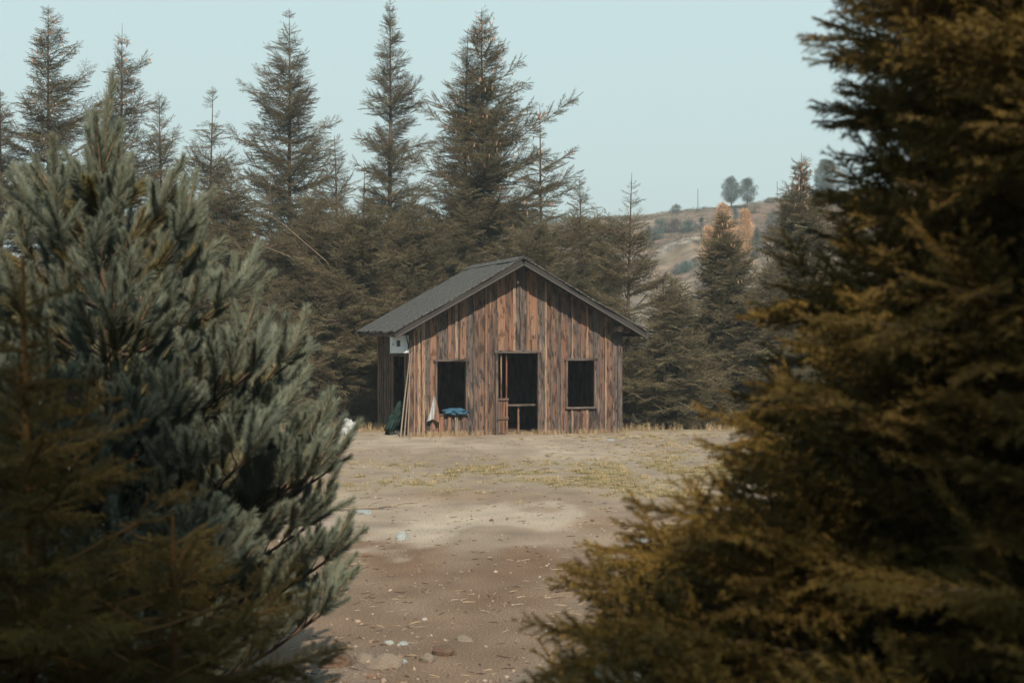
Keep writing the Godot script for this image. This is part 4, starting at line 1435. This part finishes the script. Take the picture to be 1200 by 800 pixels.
func build_foreground() -> void:
	pine("young grey-green pine with upright candles filling the left foreground", on_ground(-2.86, -10.0), 3.92).scale = Vector3.ONE * 1.07
	var prof := [Vector2(0.0, 3.1), Vector2(0.07, 3.05), Vector2(0.12, 2.7), Vector2(0.18, 2.3), Vector2(0.22, 2.05), Vector2(0.27, 1.86), Vector2(0.325, 1.68), Vector2(0.38, 1.50), Vector2(0.485, 1.42), Vector2(0.54, 1.38), Vector2(0.70, 0.95), Vector2(0.85, 0.5), Vector2(1.0, 0.0)]
	spruce("near_spruce", "large blurred golden-green spruce filling the right foreground", on_ground(2.62, -4.9), 5.5, 2.5, {"seed": 901, "sprays": near_sprays, "size": 0.60, "step": 0.082, "thin": 0.065, "profile": prof, "limbs": 12.5, "gap": 0.05, "droop": 0.7, "rise": 0.6, "inner": 0.10, "spike": 0.03, "bark": M.bark, "limb_girth": 0.7, "tufts": 0.25, "low": 0.03})
	spruce("near_spruce", "dark young spruce with bare golden leader in the lower left corner", on_ground(-1.70, -5.0), 2.35, 1.1, {"seed": 911, "sprays": near_sprays, "size": 0.34, "step": 0.14, "thin": 0.15, "limbs": 7.0, "gap": 0.12, "spike": 0.30, "bark": M.gold_bark, "dead": 0.22, "limb_girth": 1.3, "girth": 0.006, "inner": 0.12})
	spruce("near_spruce", "small brownish spruce at the picture's bottom left of centre", on_ground(-1.16, -4.9), 1.45, 0.85, {"seed": 917, "sprays": near_sprays, "size": 0.34, "step": 0.14, "thin": 0.15, "limbs": 7.0, "gap": 0.12, "spike": 0.12, "bark": M.gold_bark, "dead": 0.10, "limb_girth": 1.2, "girth": 0.006, "inner": 0.12})
	# trees behind the photographer, whose shade falls on the near slope
	var shade := "spruces behind the photographer"
	spruce("spruce_tree", "tallest spruce behind the photographer at far right, outside the picture", on_ground(8.3, 6.0), 19.5, 4.2, {"seed": 951, "group": shade, "gap": 0.35})
	spruce("spruce_tree", "spruce behind the photographer on the left, outside the picture", on_ground(-2.9, 5.5), 11.0, 3.0, {"seed": 964, "group": shade, "gap": 0.1})
	spruce("spruce_tree", "spruce left of the one straight behind the photographer, outside the picture", on_ground(-0.9, 6.0), 15.3, 3.6, {"seed": 965, "group": shade, "gap": 0.15})
	spruce("spruce_tree", "lower broad spruce behind the photographer on the right, outside the picture", on_ground(4.0, 5.6), 10.9, 3.2, {"seed": 978, "group": shade, "gap": 0.1})
	spruce("spruce_tree", "spruce straight behind the photographer, outside the picture", on_ground(0.8, 6.4), 15.6, 3.5, {"seed": 971, "group": shade, "gap": 0.15})

func build_small() -> void:
	# loose stones one can pick out
	rng.seed = 31
	var S := [[-1.36, -17.6, Vector3(0.13, 0.09, 0.09), "blue_stone", "pale blue-grey stone beside the trodden patch"],
		[1.62, -17.2, Vector3(0.11, 0.075, 0.08), "blue_stone", "pale stone near the tip of the golden spruce"],
		[-0.98, -10.9, Vector3(0.15, 0.09, 0.11), "stone", "large tan stone at the bottom edge of the slope"],
		[-1.35, -10.95, Vector3(0.15, 0.08, 0.11), "red_stone", "reddish stone at the foot of the pine"],
		[-1.17, -11.2, Vector3(0.12, 0.05, 0.08), "stone", "flat brown stone between the reddish and tan stones"],
		[-0.86, -11.05, Vector3(0.055, 0.03, 0.045), "blue_stone", "small turquoise-grey stone on the near slope"],
		[-1.02, -11.75, Vector3(0.045, 0.025, 0.04), "blue_stone", "small pale flat stone, left of two on the near slope"],
		[-0.90, -11.7, Vector3(0.05, 0.025, 0.04), "blue_stone", "small pale flat stone, right of two on the near slope"],
		[-0.66, -11.1, Vector3(0.09, 0.05, 0.07), "stone", "tan stone right of the turquoise-grey one"],
		[-0.55, -11.35, Vector3(0.14, 0.07, 0.10), "red_stone", "reddish stone at the foot of the golden spruce"],
		[-0.40, -11.9, Vector3(0.09, 0.035, 0.07), "stone", "low pale stone near the golden spruce's lowest twigs"],
		[0.40, -26.2, Vector3(0.30, 0.05, 0.16), "stone", "flat pale slab half sunk in the thin grass"],
		[-2.12, -20.3, Vector3(0.22, 0.05, 0.12), "blue_stone", "flat grey slab beside the bleached branch"],
		[-1.98, -18.2, Vector3(0.17, 0.06, 0.12), "stone", "low tan stone left of the blue-grey stone"],
		[2.3, -33.2, Vector3(0.20, 0.03, 0.12), "blue_stone", "flat pale scrap on the ground before the hut"]]
	var k := 0
	for s in S:
		var o := mi("loose_stone", stone(k + 3, s[2]), M[s[3]], self)
		var r: Vector3 = s[2]
		o.position = Vector3(s[0], ground_y(s[0], s[1]) + r.y * 0.1, s[1])
		o.rotation.y = rnd(0, 6)
		tag(o, s[4], "stone", "loose stones on the clearing")
		k += 1
	# pebbles, clods
	var pm := stone(40, Vector3(1, 0.6, 0.8))
	pm.surface_set_material(0, M.leaf)
	var xf := []
	var cols := []
	for i in 6000:
		var d := 10.0 + 24.0 * pow(rng.randf(), 1.7)
		var x := rnd(-0.31, 0.31) * d
		var n := nb.get_noise_2d(x * 30.0, -d * 16.0)
		if n < rnd(-0.5, 0.3): continue
		var s := 0.004 * pow(10.0, rng.randf() * 0.75) * (2.2 if rng.randf() < 0.03 else 1.0) * (1.5 if d < 13.0 and rng.randf() < 0.3 else 1.0)
		xf.append(Transform3D(Basis.from_euler(Vector3(rnd(-0.4, 0.4), rnd(0, 6), rnd(-0.4, 0.4))).scaled_local(Vector3.ONE * s), Vector3(x, ground_y(x, -d) + s * 0.2, -d)))
		var c := rnd(0.6, 1.2)
		var q := rng.randf()
		var cc := Color(0.27, 0.21, 0.165) if q < 0.55 else (Color(0.15, 0.10, 0.075) if q < 0.92 else Color(0.28, 0.26, 0.24))
		cols.append(Color(cc.r * c, cc.g * c, cc.b * c))
	tag(mm("pebbles", pm, xf, cols, self), "small pebbles and clods strewn over the bare soil", "pebbles", "", "stuff")
	# fallen twigs and straw
	var bit := Geo.new()
	bit.tube([Vector3(-0.5, 0, 0), Vector3(-0.1, 0.02, 0.04), Vector3(0.5, 0, 0)], [0.03, 0.045, 0.02], 4)
	var bm := bit.mesh(M.straw)
	xf = []
	cols = []
	for i in 5200:
		var d := 10.0 + 25.5 * pow(rng.randf(), 1.3)
		var x := rnd(-0.31, 0.31) * d
		var n := na.get_noise_2d(x * 22.0, -d * 12.0)
		if n < rnd(-0.45, 0.35): continue
		var s := 0.035 * pow(10.0, rng.randf() * 0.62)
		xf.append(Transform3D(Basis.from_euler(Vector3(0, rnd(0, 6), rnd(-0.1, 0.1))).scaled_local(Vector3(s, 0.10, 0.10)), Vector3(x, ground_y(x, -d) + 0.004, -d)))
		var c := rnd(0.6, 1.2)
		var q := rng.randf()
		var cc := Color(0.33, 0.26, 0.18) if q < 0.4 else (Color(0.09, 0.06, 0.045) if q < 0.85 else Color(0.28, 0.25, 0.22))
		cols.append(Color(cc.r * c, cc.g * c, cc.b * c))
	tag(mm("twig_litter", bm, xf, cols, self), "scattered fallen twigs and straw on the bare ground", "litter", "", "stuff")
	# thin grass on the clearing
	var tuft := Geo.new()
	for i in 26:
		var a := rng.randf() * TAU
		var p := Vector3(cos(a), 0, sin(a)) * rnd(0, 0.09)
		var q := p + Vector3(cos(a) * rnd(0.0, 0.10), rnd(0.04, 0.12), sin(a) * rnd(0.0, 0.10))
		var sd := Vector3(-sin(a), 0, cos(a)) * 0.004
		tuft.tri(p - sd, q, p + sd)
	var tm := tuft.mesh(M.straw)
	xf = []
	cols = []
	for i in 26000:
		var d := rnd(13.0, 35.0)
		var x := rnd(-0.32, 0.32) * d
		var n2 := nb.get_noise_2d(x * 30.0, -d * 16.0)
		var n3 := nc.get_noise_2d(x * 64.0, -d * 52.0)
		var band := exp(-pow((d - 25.6 + 0.3 * x) / 2.2, 2.0)) * smoothstep(-3.4, -1.0, x) + 0.75 * exp(-pow((x - 3.8) / 2.2, 2.0)) * smoothstep(19.0, 23.0, d) + 0.6 * exp(-pow((d - 24.2) / 1.3, 2.0)) * smoothstep(-1.0, -2.6, x) + 0.05
		if band * (0.5 + n2 * 1.4 + n3 * 0.8) < rnd(0.08, 0.75): continue
		var s := rnd(0.35, 1.0)
		xf.append(Transform3D(Basis(Vector3.UP, rng.randf() * TAU).scaled_local(Vector3(s, s * rnd(0.4, 0.9), s)), Vector3(x, ground_y(x, -d), -d)))
		var c := rnd(0.7, 1.25)
		var cc := Color(0.30, 0.23, 0.13) if rng.randf() < 0.7 else Color(0.17, 0.15, 0.07)
		cols.append(Color(cc.r * c, cc.g * c, cc.b * c))
	tag(mm("thin_grass", tm, xf, cols, self), "thin yellow-green grass growing in patches on the clearing", "grass", "", "stuff")
	# dry grass along the hut and the clearing's edge
	var tall := Geo.new()
	for i in 18:
		var a := rng.randf() * TAU
		var p := Vector3(cos(a), 0, sin(a)) * rnd(0, 0.08)
		var hgt := rnd(0.10, 0.34)
		var q := p + Vector3(cos(a) * rnd(0.0, 0.12), hgt, sin(a) * rnd(0.0, 0.12))
		var mid := p.lerp(q, 0.55) + Vector3(0, hgt * 0.10, 0)
		var sd := Vector3(-sin(a), 0, cos(a)) * 0.0055
		tall.tri(p - sd, mid, p + sd)
		tall.tri(mid - sd * 0.7, q, mid + sd * 0.7)
	var dm := tall.mesh(M.straw)
	xf = []
	cols = []
	for i in 1500:
		var p: Vector3
		if i < 700:
			p = in_hut(Vector3(rnd(-2.9, 2.8), 0, 0.10 + absf(rng.randfn(0, 0.10))))
			if i % 3 > 0 and absf((p - in_hut(Vector3.ZERO)).x) < 0.6: continue
		elif i < 1150:
			p = Vector3(rnd(-9.0, -2.9), 0, -35.8 - rnd(0, 1.8))
		else:
			p = Vector3(rnd(2.9, 9.0), 0, -36.3 - rnd(0, 1.6))
		var s := rnd(0.3, 1.0) * (0.6 if i < 700 else 0.8)
		if nb.get_noise_2d(p.x * 25.0, p.z * 25.0) < rnd(-0.3, 0.1): continue
		xf.append(Transform3D(Basis(Vector3.UP, rng.randf() * TAU).scaled_local(Vector3(s, s, s)), Vector3(p.x, ground_y(p.x, p.z) - 0.01, p.z)))
		var c := rnd(0.5, 1.1)
		cols.append(Color(0.40 * c, 0.30 * c, 0.18 * c))
	tag(mm("dry_grass", dm, xf, cols, self), "straw-coloured dry grass along the hut and clearing edge", "grass", "", "stuff")
